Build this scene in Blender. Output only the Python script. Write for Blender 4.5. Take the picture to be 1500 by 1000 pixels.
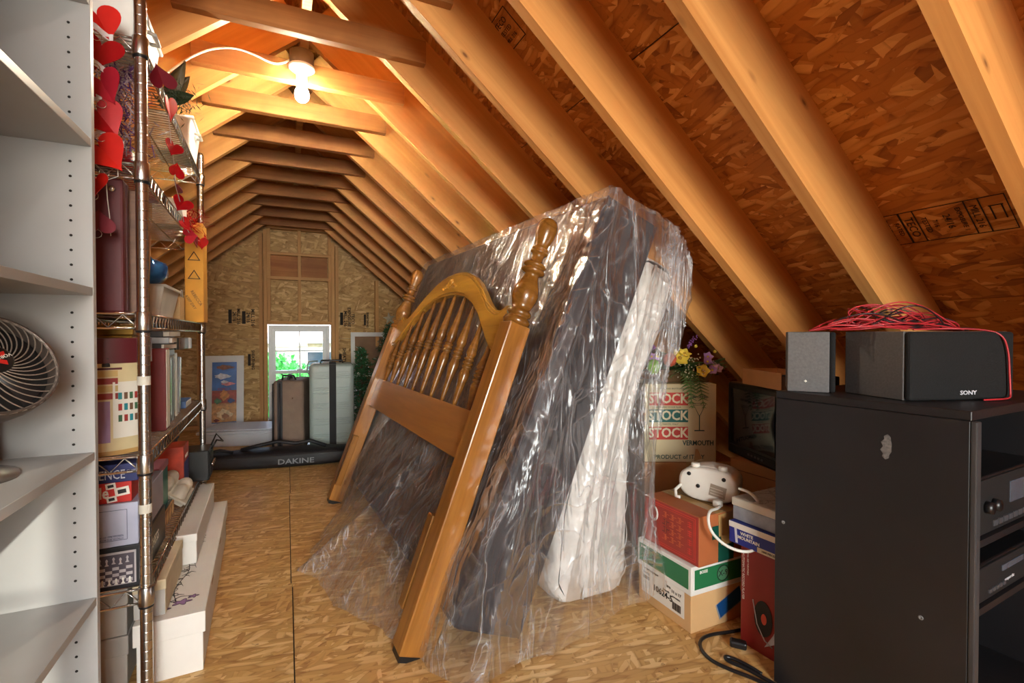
import bpy, bmesh, math, random
from mathutils import Vector, Matrix, Euler, noise
for _o in list(bpy.data.objects): bpy.data.objects.remove(_o)
random.seed(7)
SC = bpy.context.scene
COL = SC.collection
R = math.radians
PI = math.pi

# ------------------------------------------------------------------ camera
FPX = 705.0                                   # focal length in pixels of the 1500 px wide frame
YAW = math.atan(330 / FPX); PITCH = math.atan(10 / FPX)
cam_d = bpy.data.cameras.new('camera'); cam = bpy.data.objects.new('camera', cam_d); COL.objects.link(cam)
cam_d.sensor_width = 36.0; cam_d.lens = 36.0 * FPX / 1500.0; cam_d.clip_start = .02; cam_d.clip_end = 300
cam.location = (0, 0, 1.0); cam.rotation_euler = (PI/2 - PITCH, 0, -YAW)
SC.camera = cam

# ------------------------------------------------------------------ world, sun, exposure
SC.view_settings.view_transform = 'Standard'; SC.view_settings.look = 'None'
SC.view_settings.gamma = 1.0; SC.view_settings.use_curve_mapping = False
SC.view_settings.exposure = 1.02
world = bpy.data.worlds.new('sky'); SC.world = world; world.use_nodes = True
_nt = world.node_tree; _nt.nodes.clear()
_sky = _nt.nodes.new('ShaderNodeTexSky'); _sky.sky_type = 'NISHITA'; _sky.sun_disc = False
_sky.sun_elevation = R(38); _sky.sun_rotation = R(150); _sky.air_density = 1.0; _sky.dust_density = 2.5
_bg = _nt.nodes.new('ShaderNodeBackground'); _bg.inputs[1].default_value = 0.9
_wo = _nt.nodes.new('ShaderNodeOutputWorld')
_nt.links.new(_sky.outputs[0], _bg.inputs[0]); _nt.links.new(_bg.outputs[0], _wo.inputs[0])
sun_d = bpy.data.lights.new('sun', 'SUN'); sun_d.energy = 2.2; sun_d.angle = R(.6); sun_d.color = (1, .93, .82)
sun = bpy.data.objects.new('sun', sun_d); COL.objects.link(sun)
SUN_DIR = Vector((-.247, 1.0, -.283)).normalized()           # the way the light travels
sun.rotation_euler = SUN_DIR.to_track_quat('-Z', 'Y').to_euler()
# daylight entering by the window in the gable behind the camera and by the one in the far gable
def portal(name, loc, rot, sx, sy, energy, color):
    d = bpy.data.lights.new(name, 'AREA'); d.shape = 'RECTANGLE'; d.size = sx; d.size_y = sy
    d.energy = energy; d.color = color
    o = bpy.data.objects.new(name, d); COL.objects.link(o); o.location = loc; o.rotation_euler = rot
    return o
BACK_Y = -2.60
portal('rear_window_daylight', (-.09, BACK_Y - .22, 1.25), (R(90), 0, 0), 1.38, 1.3, 118, (1.0, .98, .95))
_p = portal('far_window_sky_portal', (.135, 6.16, .58), (R(-90), 0, 0), .6, 1.05, 1, (1, 1, 1)); _p.data.cycles.is_portal = True

# ------------------------------------------------------------------ mesh helpers
class MB:
    def __init__(s): s.v = []; s.f = []; s.sm = []
    def add(s, vs, fs, smooth=False):
        n = len(s.v); s.v += [tuple(p) for p in vs]; s.f += [tuple(i + n for i in f) for f in fs]; s.sm += [smooth] * len(fs); return s
    def bx(s, x0, x1, y0, y1, z0, z1, M=None):
        vs = [(x, y, z) for x in (x0, x1) for y in (y0, y1) for z in (z0, z1)]
        if M: vs = [M @ Vector(p) for p in vs]
        return s.add(vs, [(0,1,3,2), (4,6,7,5), (0,4,5,1), (2,3,7,6), (0,2,6,4), (1,5,7,3)])
    def tube(s, pts, r, n=8, cap=True, closed=False, r1=None):
        pts = [Vector(p) for p in pts]; m = len(pts); vs = []; fs = []
        T = []
        for i in range(m):
            a = pts[(i-1) % m] if (closed or i > 0) else pts[i]; b = pts[(i+1) % m] if (closed or i < m-1) else pts[i]
            t = (b - a); T.append(t.normalized() if t.length > 1e-9 else Vector((0,0,1)))
        up = Vector((0,0,1)) if abs(T[0].z) < .9 else Vector((1,0,0))
        u = T[0].cross(up).normalized()
        for i in range(m):
            u = (u - T[i] * u.dot(T[i])); u = u.normalized() if u.length > 1e-6 else T[i].orthogonal().normalized()
            w = T[i].cross(u)
            rr = (r[i] if isinstance(r, (list, tuple)) else r)
            for k in range(n):
                a = 2*PI*k/n; vs.append(pts[i] + (u*math.cos(a) + w*math.sin(a)) * rr)
        mm = m if closed else m - 1
        for i in range(mm):
            for k in range(n):
                j = (i+1) % m
                fs.append((i*n+k, i*n+(k+1) % n, j*n+(k+1) % n, j*n+k))
        if cap and not closed:
            fs.append(tuple(range(n-1, -1, -1))); fs.append(tuple((m-1)*n + k for k in range(n)))
        return s.add(vs, fs, True)
    def lathe(s, prof, n=20, M=None, cap=True):
        vs = []; fs = []
        for (r, z) in prof:
            for k in range(n):
                a = 2*PI*k/n; vs.append(Vector((r*math.cos(a), r*math.sin(a), z)))
        if M: vs = [M @ p for p in vs]
        for i in range(len(prof)-1):
            for k in range(n): fs.append((i*n+k, i*n+(k+1) % n, (i+1)*n+(k+1) % n, (i+1)*n+k))
        if cap:
            fs.append(tuple(range(n-1, -1, -1))); fs.append(tuple((len(prof)-1)*n + k for k in range(n)))
        return s.add(vs, fs, True)
    def prism(s, poly, t0, t1, M=None, smooth=False):           # poly in xy, extruded along z
        n = len(poly); vs = [Vector((p[0], p[1], t0)) for p in poly] + [Vector((p[0], p[1], t1)) for p in poly]
        if M: vs = [M @ p for p in vs]
        s.add(vs, [tuple(range(n-1, -1, -1)), tuple(range(n, 2*n))])
        return s.add(vs, [(k, (k+1) % n, n+(k+1) % n, n+k) for k in range(n)], smooth)
    def grid(s, nu, nv, fn, smooth=True):
        vs = [fn(i/(nu-1), j/(nv-1)) for j in range(nv) for i in range(nu)]
        return s.add(vs, [(j*nu+i, j*nu+i+1, (j+1)*nu+i+1, (j+1)*nu+i) for j in range(nv-1) for i in range(nu-1)], smooth)
    def ball(s, c, r, nu=12, nv=8, sc=(1,1,1)):
        c = Vector(c)
        return s.grid(nu+1, nv+1, lambda a, b: c + Vector((r*sc[0]*math.sin(PI*(b*.998+.001))*math.cos(2*PI*a), r*sc[1]*math.sin(PI*(b*.998+.001))*math.sin(2*PI*a), -r*sc[2]*math.cos(PI*(b*.998+.001)))))
    def mesh(s, name):
        me = bpy.data.meshes.new(name); me.from_pydata(s.v, [], s.f); me.polygons.foreach_set('use_smooth', s.sm); me.update(); return me
    def build(s, name, mat, parent=None, loc=None, rot=None, bevel=0, seg=2, weld=False):
        me = s.mesh(name)
        if weld or bevel:
            bm = bmesh.new(); bm.from_mesh(me)
            bmesh.ops.remove_doubles(bm, verts=bm.verts, dist=1e-5)
            bmesh.ops.recalc_face_normals(bm, faces=bm.faces)
            if bevel:
                es = [e for e in bm.edges if len(e.link_faces) == 2 and e.calc_face_angle(0) > .6]
                bmesh.ops.bevel(bm, geom=es, offset=bevel, segments=seg, affect='EDGES', profile=.5)
            bm.to_mesh(me); bm.free()
        return obj(name, me, mat, parent, loc, rot)

def obj(name, me, mat=None, parent=None, loc=None, rot=None):
    if mat and not me.materials: me.materials.append(mat)
    o = bpy.data.objects.new(name, me); COL.objects.link(o)
    if parent: o.parent = parent
    if loc is not None: o.location = loc
    if rot is not None: o.rotation_euler = rot
    return o
_bc = {}
def rbox(name, sx, sy, sz, mat, parent=None, loc=(0,0,0), rot=None, bevel=.003, seg=2, base=True):
    """bevelled box; base=True: origin at the middle of the underside"""
    key = (round(sx,4), round(sy,4), round(sz,4), bevel, seg, base, mat.name)
    if key not in _bc:
        b = MB().bx(-sx/2, sx/2, -sy/2, sy/2, 0 if base else -sz/2, sz if base else sz/2)
        me = b.mesh(name); bm = bmesh.new(); bm.from_mesh(me); bmesh.ops.recalc_face_normals(bm, faces=bm.faces)
        if bevel: bmesh.ops.bevel(bm, geom=bm.edges[:], offset=min(bevel, .45*min(sx,sy,sz)), segments=seg, affect='EDGES', profile=.5)
        bm.to_mesh(me); bm.free(); me.materials.append(mat); _bc[key] = me
    return obj(name, _bc[key], None, parent, loc, rot)
def tag(o, label, cat, group=None):
    o['label'] = label; o['category'] = cat
    if group: o['group'] = group
    return o
def thing(name, label, cat, loc=(0,0,0), rot=(0,0,0), group=None):
    o = bpy.data.objects.new(name, None); COL.objects.link(o); o.empty_display_size = .05
    o.location = loc; o.rotation_euler = rot if isinstance(rot, (tuple, list, Euler)) else (0,0,rot)
    return tag(o, label, cat, group)
def struct(name, label=None):
    o = bpy.data.objects.new(name, None); COL.objects.link(o); o['kind'] = 'structure'
    if label: o['label'] = label
    return o
def copy_tree(o, parent=None):
    c = o.copy(); COL.objects.link(c); c.parent = parent
    for ch in [x for x in bpy.data.objects if x.parent == o]: copy_tree(ch, c)
    return c
_tc = {}
def text(parent, s, size, loc, rot, mat, align='CENTER', sx=1.0, name='lettering', ext=.0004, bold=0, shear=0, space=1.0):
    key = (s, size, align, ext, bold, shear, space, mat.name)
    if key not in _tc:
        cu = bpy.data.curves.new('t', 'FONT'); cu.body = s; cu.size = size; cu.align_x = align; cu.align_y = 'CENTER'
        cu.extrude = ext; cu.offset = bold; cu.shear = shear; cu.space_character = space; cu.resolution_u = 2
        to = bpy.data.objects.new('t', cu); COL.objects.link(to)
        me = bpy.data.meshes.new_from_object(to.evaluated_get(bpy.context.evaluated_depsgraph_get()))
        me.materials.clear(); me.materials.append(mat)
        bpy.data.objects.remove(to); bpy.data.curves.remove(cu); _tc[key] = me
    o = obj(name, _tc[key], None, parent, loc, rot); o.scale = (sx, 1, 1); return o
FACE = {'-y': lambda a, b, sx, sy, sz, e: ((a, -sy/2 - e, b), (R(90), 0, 0)),
        '+y': lambda a, b, sx, sy, sz, e: ((-a, sy/2 + e, b), (R(90), 0, R(180))),
        '-x': lambda a, b, sx, sy, sz, e: ((-sx/2 - e, -a, b), (R(90), 0, R(-90))),
        '+x': lambda a, b, sx, sy, sz, e: ((sx/2 + e, a, b), (R(90), 0, R(90))),
        '+z': lambda a, b, sx, sy, sz, e: ((a, b, sz + e), (0, 0, 0))}
def decal(parent, face, dims, a, b, w, h, mat, e=.0006, rz=0, name='printed_panel', t=.0005):
    """flat print or label of size w x h, centred at a (right), b (up) on one face of a box whose origin is the middle of its underside"""
    loc, rot = FACE[face](a, b, *dims, e)
    m = Euler(rot).to_matrix() @ Matrix.Rotation(rz, 3, 'Z')
    return MB().bx(-w/2, w/2, -h/2, h/2, -t, t/2).build(name, mat, parent, loc, m.to_euler())
def dtext(parent, face, dims, a, b, s, size, mat, e=.0013, rz=0, **k):
    loc, rot = FACE[face](a, b, *dims, e)
    m = Euler(rot).to_matrix() @ Matrix.Rotation(rz, 3, 'Z')
    return text(parent, s, size, loc, m.to_euler(), mat, **k)

# ------------------------------------------------------------------ materials
def srgb(h):
    if isinstance(h, str): c = [int(h[i:i+2], 16)/255 for i in (0,2,4)]
    else: c = [x/255 for x in h]
    return tuple((x/12.92 if x <= .04045 else ((x+.055)/1.055)**2.4) for x in c) + (1,)
class N:
    def __init__(s, name):
        s.m = bpy.data.materials.new(name); s.m.use_nodes = True; s.t = s.m.node_tree; s.t.nodes.clear()
        s.out = s.n('OutputMaterial')
    def n(s, k, **kw):
        x = s.t.nodes.new('ShaderNode' + k)
        for a, b in kw.items(): setattr(x, a, b)
        return x
    def l(s, a, b): s.t.links.new(a, b)
    def set(s, node, **kw):
        for a, b in kw.items():
            i = node.inputs[a.replace('_', ' ')]
            if hasattr(b, 'is_linked') or isinstance(b, bpy.types.NodeSocket): s.l(b, i)
            else: i.default_value = b
        return node
    def bsdf(s, col, rough=.5, metal=0, spec=.5, normal=None, **kw):
        p = s.n('BsdfPrincipled'); p.inputs['Specular IOR Level'].default_value = spec
        for k, v in (('Base Color', col), ('Roughness', rough), ('Metallic', metal)):
            if isinstance(v, bpy.types.NodeSocket): s.l(v, p.inputs[k])
            else: p.inputs[k].default_value = v
        if normal: s.l(normal, p.inputs['Normal'])
        for k, v in kw.items(): p.inputs[k.replace('_', ' ')].default_value = v
        s.l(p.outputs[0], s.out.inputs[0]); return p
    def coord(s, scale=(1,1,1), rot=(0,0,0), rnd=True):
        tc = s.n('TexCoord'); mp = s.n('Mapping'); mp.inputs['Scale'].default_value = scale; mp.inputs['Rotation'].default_value = rot
        s.l(tc.outputs['Object'], mp.inputs['Vector'])
        if rnd:
            oi = s.n('ObjectInfo'); mu = s.n('VectorMath', operation='SCALE'); mu.inputs[0].default_value = (37.7, 21.3, 53.1)
            s.l(oi.outputs['Random'], mu.inputs['Scale'])
            ad = s.n('VectorMath', operation='ADD'); s.l(mp.outputs[0], ad.inputs[0]); s.l(mu.outputs[0], ad.inputs[1]); return ad.outputs[0]
        return mp.outputs[0]
    def noise(s, vec, scale=5, detail=3, rough=.55, dist=0):
        x = s.n('TexNoise'); x.inputs['Scale'].default_value = scale; x.inputs['Detail'].default_value = detail
        x.inputs['Roughness'].default_value = rough; x.inputs['Distortion'].default_value = dist; s.l(vec, x.inputs['Vector']); return x
    def ramp(s, fac, stops, interp='LINEAR'):
        r = s.n('ValToRGB'); r.color_ramp.interpolation = interp; e = r.color_ramp.elements
        while len(e) < len(stops): e.new(.5)
        for x, (p, c) in zip(e, stops): x.position = p; x.color = c if len(c) == 4 else (*c, 1)
        s.l(fac, r.inputs[0]); return r.outputs[0]
    def mix(s, fac, a, b, blend='MIX'):
        m = s.n('Mix', data_type='RGBA', blend_type=blend)
        for i, v in ((0, fac), (6, a), (7, b)):
            if isinstance(v, bpy.types.NodeSocket): s.l(v, m.inputs[i])
            else: m.inputs[i].default_value = v
        return m.outputs[2]
    def math(s, op, a, b=0.0, clamp=False):
        m = s.n('Math', operation=op, use_clamp=clamp)
        for i, v in ((0, a), (1, b)):
            if isinstance(v, bpy.types.NodeSocket): s.l(v, m.inputs[i])
            else: m.inputs[i].default_value = v
        return m.outputs[0]
    def bump(s, h, strength=.3, dist=.01):
        b = s.n('Bump'); b.inputs['Strength'].default_value = strength; b.inputs['Distance'].default_value = dist; s.l(h, b.inputs['Height']); return b.outputs[0]
_mc = {}
def scale_c(c, k): return (min(1, c[0]*k), min(1, c[1]*k), min(1, c[2]*k), 1)
def paint(name, col, rough=.5, metal=0, vary=.12, nscale=9, bump=0, bscale=60, spec=.5, **kw):
    if name in _mc: return _mc[name]
    n = N(name); c = srgb(col) if not (isinstance(col, tuple) and len(col) == 4) else col
    v = n.coord(); nz = n.noise(v, nscale, 3)
    colr = n.ramp(nz.outputs[0], [(.3, scale_c(c, 1-vary)), (.7, scale_c(c, 1+vary))])
    nb = None
    if bump: nb = n.bump(n.noise(v, bscale, 3).outputs[0], bump, .004)
    n.bsdf(colr, rough, metal, spec, nb, **kw); _mc[name] = n.m; return n.m
def wood(name, dark, light, grain=26, rough=.5, knots=.0, spec=.4, long=1.2, stain=0.0, coat=0):
    n = N(name); v = n.coord((long, grain, grain)); v2 = n.coord((1,1,1))
    w = n.noise(v, 1.0, 4, .6, .9); w2 = n.noise(n.coord((long*.35, grain*.22, grain*.22)), 1.0, 2, .5, 1.4)
    f = n.math('ADD', n.math('MULTIPLY', w.outputs[0], .55), n.math('MULTIPLY', w2.outputs[0], .45))
    c = n.ramp(f, [(.34, srgb(dark)), (.50, tuple((a+b)/2 for a, b in zip(srgb(dark), srgb(light)))), (.66, srgb(light))])
    oi = n.n('ObjectInfo')
    hsv = n.n('HueSaturation'); n.l(c, hsv.inputs['Color']); n.l(n.math('ADD', n.math('MULTIPLY', oi.outputs['Random'], .24), .88), hsv.inputs['Value']); c = hsv.outputs[0]
    if knots:
        vo = n.n('TexVoronoi'); vo.inputs['Scale'].default_value = 1.0; n.l(n.coord((4.2, 9.5, 9.5)), vo.inputs['Vector'])
        k = n.ramp(vo.outputs['Distance'], [(.035, (1,1,1,1)), (.060, (.45,.45,.45,1)), (.12, (0,0,0,1))])
        sp = n.n('SeparateColor'); n.l(vo.outputs['Color'], sp.inputs[0])
        g = n.math('GREATER_THAN', sp.outputs[0], .30)
        c = n.mix(n.math('MULTIPLY', n.math('MULTIPLY', k, g), knots), c, srgb((92, 46, 18)))
    if stain:
        st = n.ramp(n.noise(v2, 2.3, 4, .6).outputs[0], [(.42, (0,0,0,1)), (.72, (1,1,1,1))])
        c = n.mix(n.math('MULTIPLY', st, stain), c, scale_c(srgb(dark), .62))
    p = n.bsdf(c, rough, 0, spec, n.bump(f, .12, .003))
    if coat: p.inputs['Coat Weight'].default_value = coat; p.inputs['Coat Roughness'].default_value = .18
    _mc[name] = n.m; return n.m
def osb(name, dark, mid, light, rough=.62, sx=10.5, sy=36, spec=.3):
    """oriented strand board: several layers of long flakes, each layer turned its own way"""
    n = N(name); base = n.coord((1,1,1)); wn = n.noise(base, 6.0, 2)
    ws = n.n('VectorMath', operation='SCALE'); n.l(wn.outputs['Color'], ws.inputs[0]); ws.inputs['Scale'].default_value = .035
    wv = n.n('VectorMath', operation='ADD'); n.l(base, wv.inputs[0]); n.l(ws.outputs[0], wv.inputs[1])
    col = None; hgt = None
    grain = n.noise(n.coord((8, 60, 60)), 1.0, 2).outputs[0]
    stops = [(0, srgb(dark)), (.26, scale_c(srgb(mid), .86)), (.62, srgb(mid)), (1, srgb(light))]
    for i, (ang, k, thr) in enumerate([(8, 1.0, 0), (-38, .9, .45), (33, 1.1, .5), (72, .95, .72), (-9, 1.2, .5)]):
        mp = n.n('Mapping'); mp.vector_type = 'TEXTURE'; mp.inputs['Rotation'].default_value = (0,0,R(ang)); mp.inputs['Scale'].default_value = (1/(sx*k), 1/(sy*k), 1)
        n.l(wv.outputs[0], mp.inputs['Vector'])
        vo = n.n('TexVoronoi', voronoi_dimensions='2D'); vo.inputs['Scale'].default_value = 1; n.l(mp.outputs[0], vo.inputs['Vector'])
        sp = n.n('SeparateColor'); n.l(vo.outputs['Color'], sp.inputs[0])
        val = n.math('ADD', n.math('MULTIPLY', sp.outputs[1], .82), n.math('MULTIPLY', grain, .22))
        c = n.ramp(val, stops)
        edge = n.ramp(vo.outputs['Distance'], [(.45, (1,1,1,1)), (.80, (.70,.62,.52,1))])
        c = n.mix(1.0, c, edge, 'MULTIPLY')
        if col is None: col, hgt = c, sp.outputs[1]
        else:
            g = n.math('GREATER_THAN', sp.outputs[0], thr); col = n.mix(g, col, c); hm = n.n('Mix'); n.l(g, hm.inputs[0]); n.l(hgt, hm.inputs[2]); n.l(sp.outputs[1], hm.inputs[3]); hgt = hm.outputs[0]
    sp2 = n.ramp(n.noise(base, 34, 3, .7).outputs[0], [(.26, (.30,.2,.12,1)), (.36, (1,1,1,1))])
    col = n.mix(.75, col, sp2, 'MULTIPLY')
    n.bsdf(col, rough, 0, spec); _mc[name] = n.m; return n.m
def emit(name, col, strength):
    n = N(name); e = n.n('Emission'); e.inputs[0].default_value = col; e.inputs[1].default_value = strength
    n.l(e.outputs[0], n.out.inputs[0]); return n.m

OSB_ROOF = osb('osb_roof', (122, 64, 22), (194, 122, 54), (240, 182, 108), sx=9.5, sy=46)
OSB_WALL = osb('osb_wall', (150, 112, 62), (198, 160, 104), (230, 198, 144), sx=8, sy=34)
OSB_FLOOR = osb('osb_floor', (168, 118, 60), (208, 164, 100), (238, 208, 152), rough=.45, sx=10, sy=54)
PINE = wood('pine_rafter', (196, 130, 66), (226, 164, 94), 22, .55, knots=.85, long=.9)
PINE_OLD = wood('pine_tie', (150, 92, 42), (194, 130, 68), 24, .6, knots=.8, stain=.75)
PINE_STUD = wood('pine_stud', (178, 126, 70), (212, 164, 102), 26, .6, knots=.7)
OAK = wood('oak_honey', (124, 76, 26), (170, 114, 48), 34, .30, coat=.5, long=2.2)
OAK_TURN = wood('oak_turned', (100, 62, 20), (146, 96, 38), 34, .26, coat=.6, long=2.2)
WHITE = paint('white_laminate', (168, 167, 166), .38, vary=.03)
BLACKLAM = paint('black_laminate', (29, 28, 30), .42, vary=.22, nscale=4, bump=.05, bscale=90)
CHROME = paint('chrome', (206, 204, 200), .27, 1.0, vary=.08)
CARD = paint('cardboard', (178, 124, 74), .8, vary=.08, nscale=6, bump=.06, bscale=40)
CARDLT = paint('cardboard_light', (206, 164, 112), .8, vary=.06, nscale=6)
BLACKP = paint('black_plastic', (22, 22, 24), .35, vary=.15)
BLACKM = paint('black_matt', (16, 16, 17), .7, vary=.1)
INK = paint('ink_black', (26, 24, 26), .6, vary=.05)
PAPER = paint('white_paper', (226, 222, 212), .6, vary=.03)

# ================================================================== THE ROOM
RX = .085; PITCH_M = 10/12; ZP = 2.409            # ridge x, roof slope, height of the rafter undersides at the ridge
ANG = math.atan(PITCH_M); RD = .205; RS = .4064; RY0 = .897
def under(x): return ZP - PITCH_M * abs(x - RX)
GY = 6.0
EAVE = 3.02                                        # run from the ridge to the eaves
# ---- floor: strand board sheets
floor = struct('floor', 'strand board attic floor of large sheets with dark seams')
seams_x = [-2.92, -2.36, -.075 + .0, 2.36 - .0, 3.12]
rows = [BACK_Y - .05, -1.54, -.32, .90, 2.12, 3.34, 4.56, 5.78, GY + .12]
for j in range(len(rows) - 1):
    off = 0 if j % 2 == 0 else 0
    xs = [-3.0, -2.425, .015, 2.455, 3.2] if j % 2 else [-3.0, -1.205, .010, 1.235, 3.2]
    for i in range(len(xs) - 1):
        w = xs[i+1] - xs[i] - .004; h = rows[j+1] - rows[j] - .004
        MB().bx(-w/2, w/2, -h/2, h/2, -.018, 0).build('floor_sheet', OSB_FLOOR, floor, ((xs[i]+xs[i+1])/2, (rows[j]+rows[j+1])/2, 0))
MB().bx(-3.1, 3.3, BACK_Y - .1, GY + .15, -.06, -.019).build('subfloor', paint('dark_gap', (50, 34, 20), .9), floor)
# ---- roof: rafters, ties, ridge board, sheathing
ceiling = struct('ceiling', 'pitched attic ceiling of bare rafters, collar ties and strand board')
rl = EAVE / math.cos(ANG) + .05
raf = MB().bx(-.02, rl, -.038, 0, 0, RD).mesh('rafter')        # local x runs down the slope, y across, z out of the roof
raf.materials.append(PINE)
for k in range(-8, 13):
    y = RY0 + RS * k
    for s in (1, -1):
        o = obj('rafter', raf, None, ceiling, (RX, y, ZP))
        o.rotation_euler = (0, ANG, 0)
        if s < 0:
            # mirror image: turned half round about the vertical, kept on the same two faces
            o.rotation_euler = Euler((0, ANG, PI)); o.location = (RX, y - .038, ZP)
tie_bm = MB().bx(-.455, .455, -.038, 0, 0, .098)
tie = tie_bm.mesh('collar_tie'); 
for k in range(2, 13):
    y = RY0 + RS * k - .0385
    o = MB().bx(-.455, .455, -.038, 0, 0, .098).build('collar_tie', PINE_OLD, ceiling, (RX + random.uniform(-.012, .02), y, 2.165 + random.uniform(-.006, .006)), bevel=.002, seg=1)
MB().bx(-.019, .019, BACK_Y, GY, 0, .30).build('ridge_board', PINE_STUD, ceiling, (RX, 0, ZP - .035))
# sheathing sheets: local x up/down slope is y here so that the flakes run along the ridge
sw = 1.219
for s in (1, -1):
    for j in range(4):
        d0 = j * sw - .166; d1 = min((j+1) * sw - .166, rl) - .004
        if d0 > rl: break
        y0s = [BACK_Y - .1, -2.35 + (1.22 if j % 2 else 0), .09 + (1.22 if j % 2 else 0), 2.53 + (1.22 if j % 2 else 0), 4.97 + (1.22 if j % 2 else 0) if j % 2 == 0 else 6.14, GY + .14]
        y0s = sorted(set(round(v, 3) for v in y0s if v <= GY + .14))
        for a, b in zip(y0s[:-1], y0s[1:]):
            if b - a < .02: continue
            lx = b - a - .004; ly = d1 - d0
            me = MB().bx(-lx/2, lx/2, -ly/2, ly/2, 0, .011)
            dm = (d0 + d1) / 2
            cx = RX + s * (dm * math.cos(ANG) + math.sin(ANG) * RD); cz = ZP - dm * math.sin(ANG) + math.cos(ANG) * RD
            nrm = Vector((s*math.sin(ANG), 0, math.cos(ANG))); xa = Vector((0, 1, 0)); ya = nrm.cross(xa)
            M = Matrix((xa, ya, nrm)).transposed()
            me.build('sheathing_sheet', OSB_ROOF, ceiling, (cx, (a+b)/2, cz), M.to_euler())
for s in (1, -1):
    a = RD + .013; b = RD + .05
    p = lambda d, t: (RX + s*(d*math.cos(ANG) + t*math.sin(ANG)), ZP - d*math.sin(ANG) + t*math.cos(ANG))
    q = [p(-.08 - (.3 if 0 else 0), a), p(rl + .1, a), p(rl + .1, b), p(-.28, b)]
    vs = [(x, y, z) for y in (BACK_Y - .2, GY + .25) for x, z in q]
    MB().add(vs, [(0,1,2,3), (7,6,5,4), (0,4,5,1), (1,5,6,2), (2,6,7,3), (3,7,4,0)]).build('roof_covering', paint('roof_felt', (60, 55, 50), .9), ceiling, weld=True)
# stamped print on the sheathing
STAMP = paint('stamp_ink', (34, 24, 16), .8)
def roof_at(d, y, e=.0015):
    return Vector((RX + d*math.cos(ANG) + math.sin(ANG)*(RD - e), y, ZP - d*math.sin(ANG) + math.cos(ANG)*(RD - e)))
def roof_stamp(d, y, items, flip=0):
    # seen from below: text right = -y turned, up the slope
    g = bpy.data.objects.new('grade_stamp', None); COL.objects.link(g); g.parent = ceiling; g.location = roof_at(d, y)
    nrm = -Vector((math.sin(ANG), 0, math.cos(ANG))); xa = Vector((0, 1, 0)); ya = nrm.cross(xa)
    M = Matrix((xa, ya, nrm)).transposed() @ Matrix.Rotation(R(flip), 3, 'Z'); g.rotation_euler = M.to_euler()
    for it in items:
        if it[0] == 'b':
            _, x0, x1, y0, y1 = it; MB().bx(x0, x1, y0, y1, 0, .0006).build('stamp_line', STAMP, g)
        else:
            _, s, size, x, yy, rz = it; text(g, s, size, (x, yy, .0004), (0, 0, R(rz)), STAMP, name='stamp_lettering', ext=.0003)
def frame_items(x0, x1, y0, y1, t=.0022):
    return [('b', x0, x1, y0, y0+t), ('b', x0, x1, y1-t, y1), ('b', x0, x0+t, y0, y1), ('b', x1-t, x1, y0, y1)]
st = frame_items(-.15, .15, -.062, .062) + [('b', -.098, -.095, -.062, .062), ('b', -.068, -.065, -.062, .062), ('b', .085, .09, -.062, .062), ('b', .05, .053, -.062, .062)]
st += [('t', 'MILL 216', .022, -.081, 0, 90), ('t', 'EXPOSURE 1', .016, -.048, 0, 90), ('t', '24/16', .024, -.018, 0, 90), ('t', 'TESTED', .018, .034, 0, 90), ('t', 'TECO', .03, .070, 0, 90), ('t', 'RATED', .017, .103, 0, 90), ('t', 'SHEATHING', .016, .128, 0, 90), ('t', '7/16', .016, .012, 0, 90)]
st += [('b', -.14, -.11, -.03, -.027), ('b', -.138, -.135, -.03, .02), ('b', -.115, -.112, -.03, .02)]
dmm = ((1.708 - RX) - math.sin(ANG)*RD) / math.cos(ANG)
roof_stamp(dmm, .735, st, 0)
st2 = frame_items(-.07, .07, -.06, .06, .003) + [('t', 'TECO', .03, 0, .03, 0), ('t', 'TESTED', .022, 0, 0, 0), ('t', 'MILL 216', .02, 0, -.03, 0)]
roof_stamp(((.745 - RX) - math.sin(ANG)*RD)/math.cos(ANG), 1.64, st2, 180)
roof_stamp(((.80 - RX) - math.sin(ANG)*RD)/math.cos(ANG), 2.20, st2, 180)
roof_stamp(((1.06 - RX) - math.sin(ANG)*RD)/math.cos(ANG), 2.20, st2, 180)

# ---- gable walls
def gable_poly(x0, x1, z0, z1):
    pts = [(x0, z0), (x1, z0)]
    def top(x): return min(z1, under(x) + .26)
    xs = sorted(set([x0, x1] + [x for x in (RX, RX - (ZP + .26 - z1)/PITCH_M, RX + (ZP + .26 - z1)/PITCH_M, RX - (ZP + .26 - z0)/PITCH_M, RX + (ZP + .26 - z0)/PITCH_M) if x0 < x < x1]))
    return pts + [(x, max(top(x), z0 + .001)) for x in reversed(xs)]
def gable_sheet(parent, x0, x1, z0, z1, y, mat, front=-1):
    # local xy = wall plane
    po = gable_poly(x0, x1, z0, z1); cx, cz = (x0+x1)/2, (z0+z1)/2
    MB().prism([(a-cx, b-cz) for a, b in po], -.011, 0).build('sheathing_sheet', mat, parent, (cx, y, cz), (R(90), 0, 0))
wall_far = struct('wall_far', 'gable end wall of tan strand board with bare studs')
WX0, WX1, WZ0, WZ1 = -.185, .455, .045, 1.105                  # window opening
gys = GY + .09
zs = [0, .955, 2.17, 2.75]
for a, b in zip(zs[:-1], zs[1:]):
    for x0, x1 in ((-3.0, -1.60), (-1.60, WX0 - .03), (WX0 - .03, WX1 + .03), (WX1 + .03, 1.75), (1.75, 3.1)):
        if min(under(x0), under(x1)) + .26 < a and max(under(x0), under(x1), under(min(max(RX, x0), x1))) + .26 < a + .02: continue
        if x0 == WX0 - .03 and a < WZ1:
            if b > WZ1: gable_sheet(wall_far, x0 + .0015, x1 - .0015, max(a, WZ1 + .01), b - .003, gys, OSB_WALL)
            else: gable_sheet(wall_far, x0 + .0015, x1 - .0015, 0, WZ0 - .005, gys, OSB_WALL)
            continue
        gable_sheet(wall_far, x0 + .0015, x1 - .0015, a, b - .003, gys, OSB_WALL)
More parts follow.
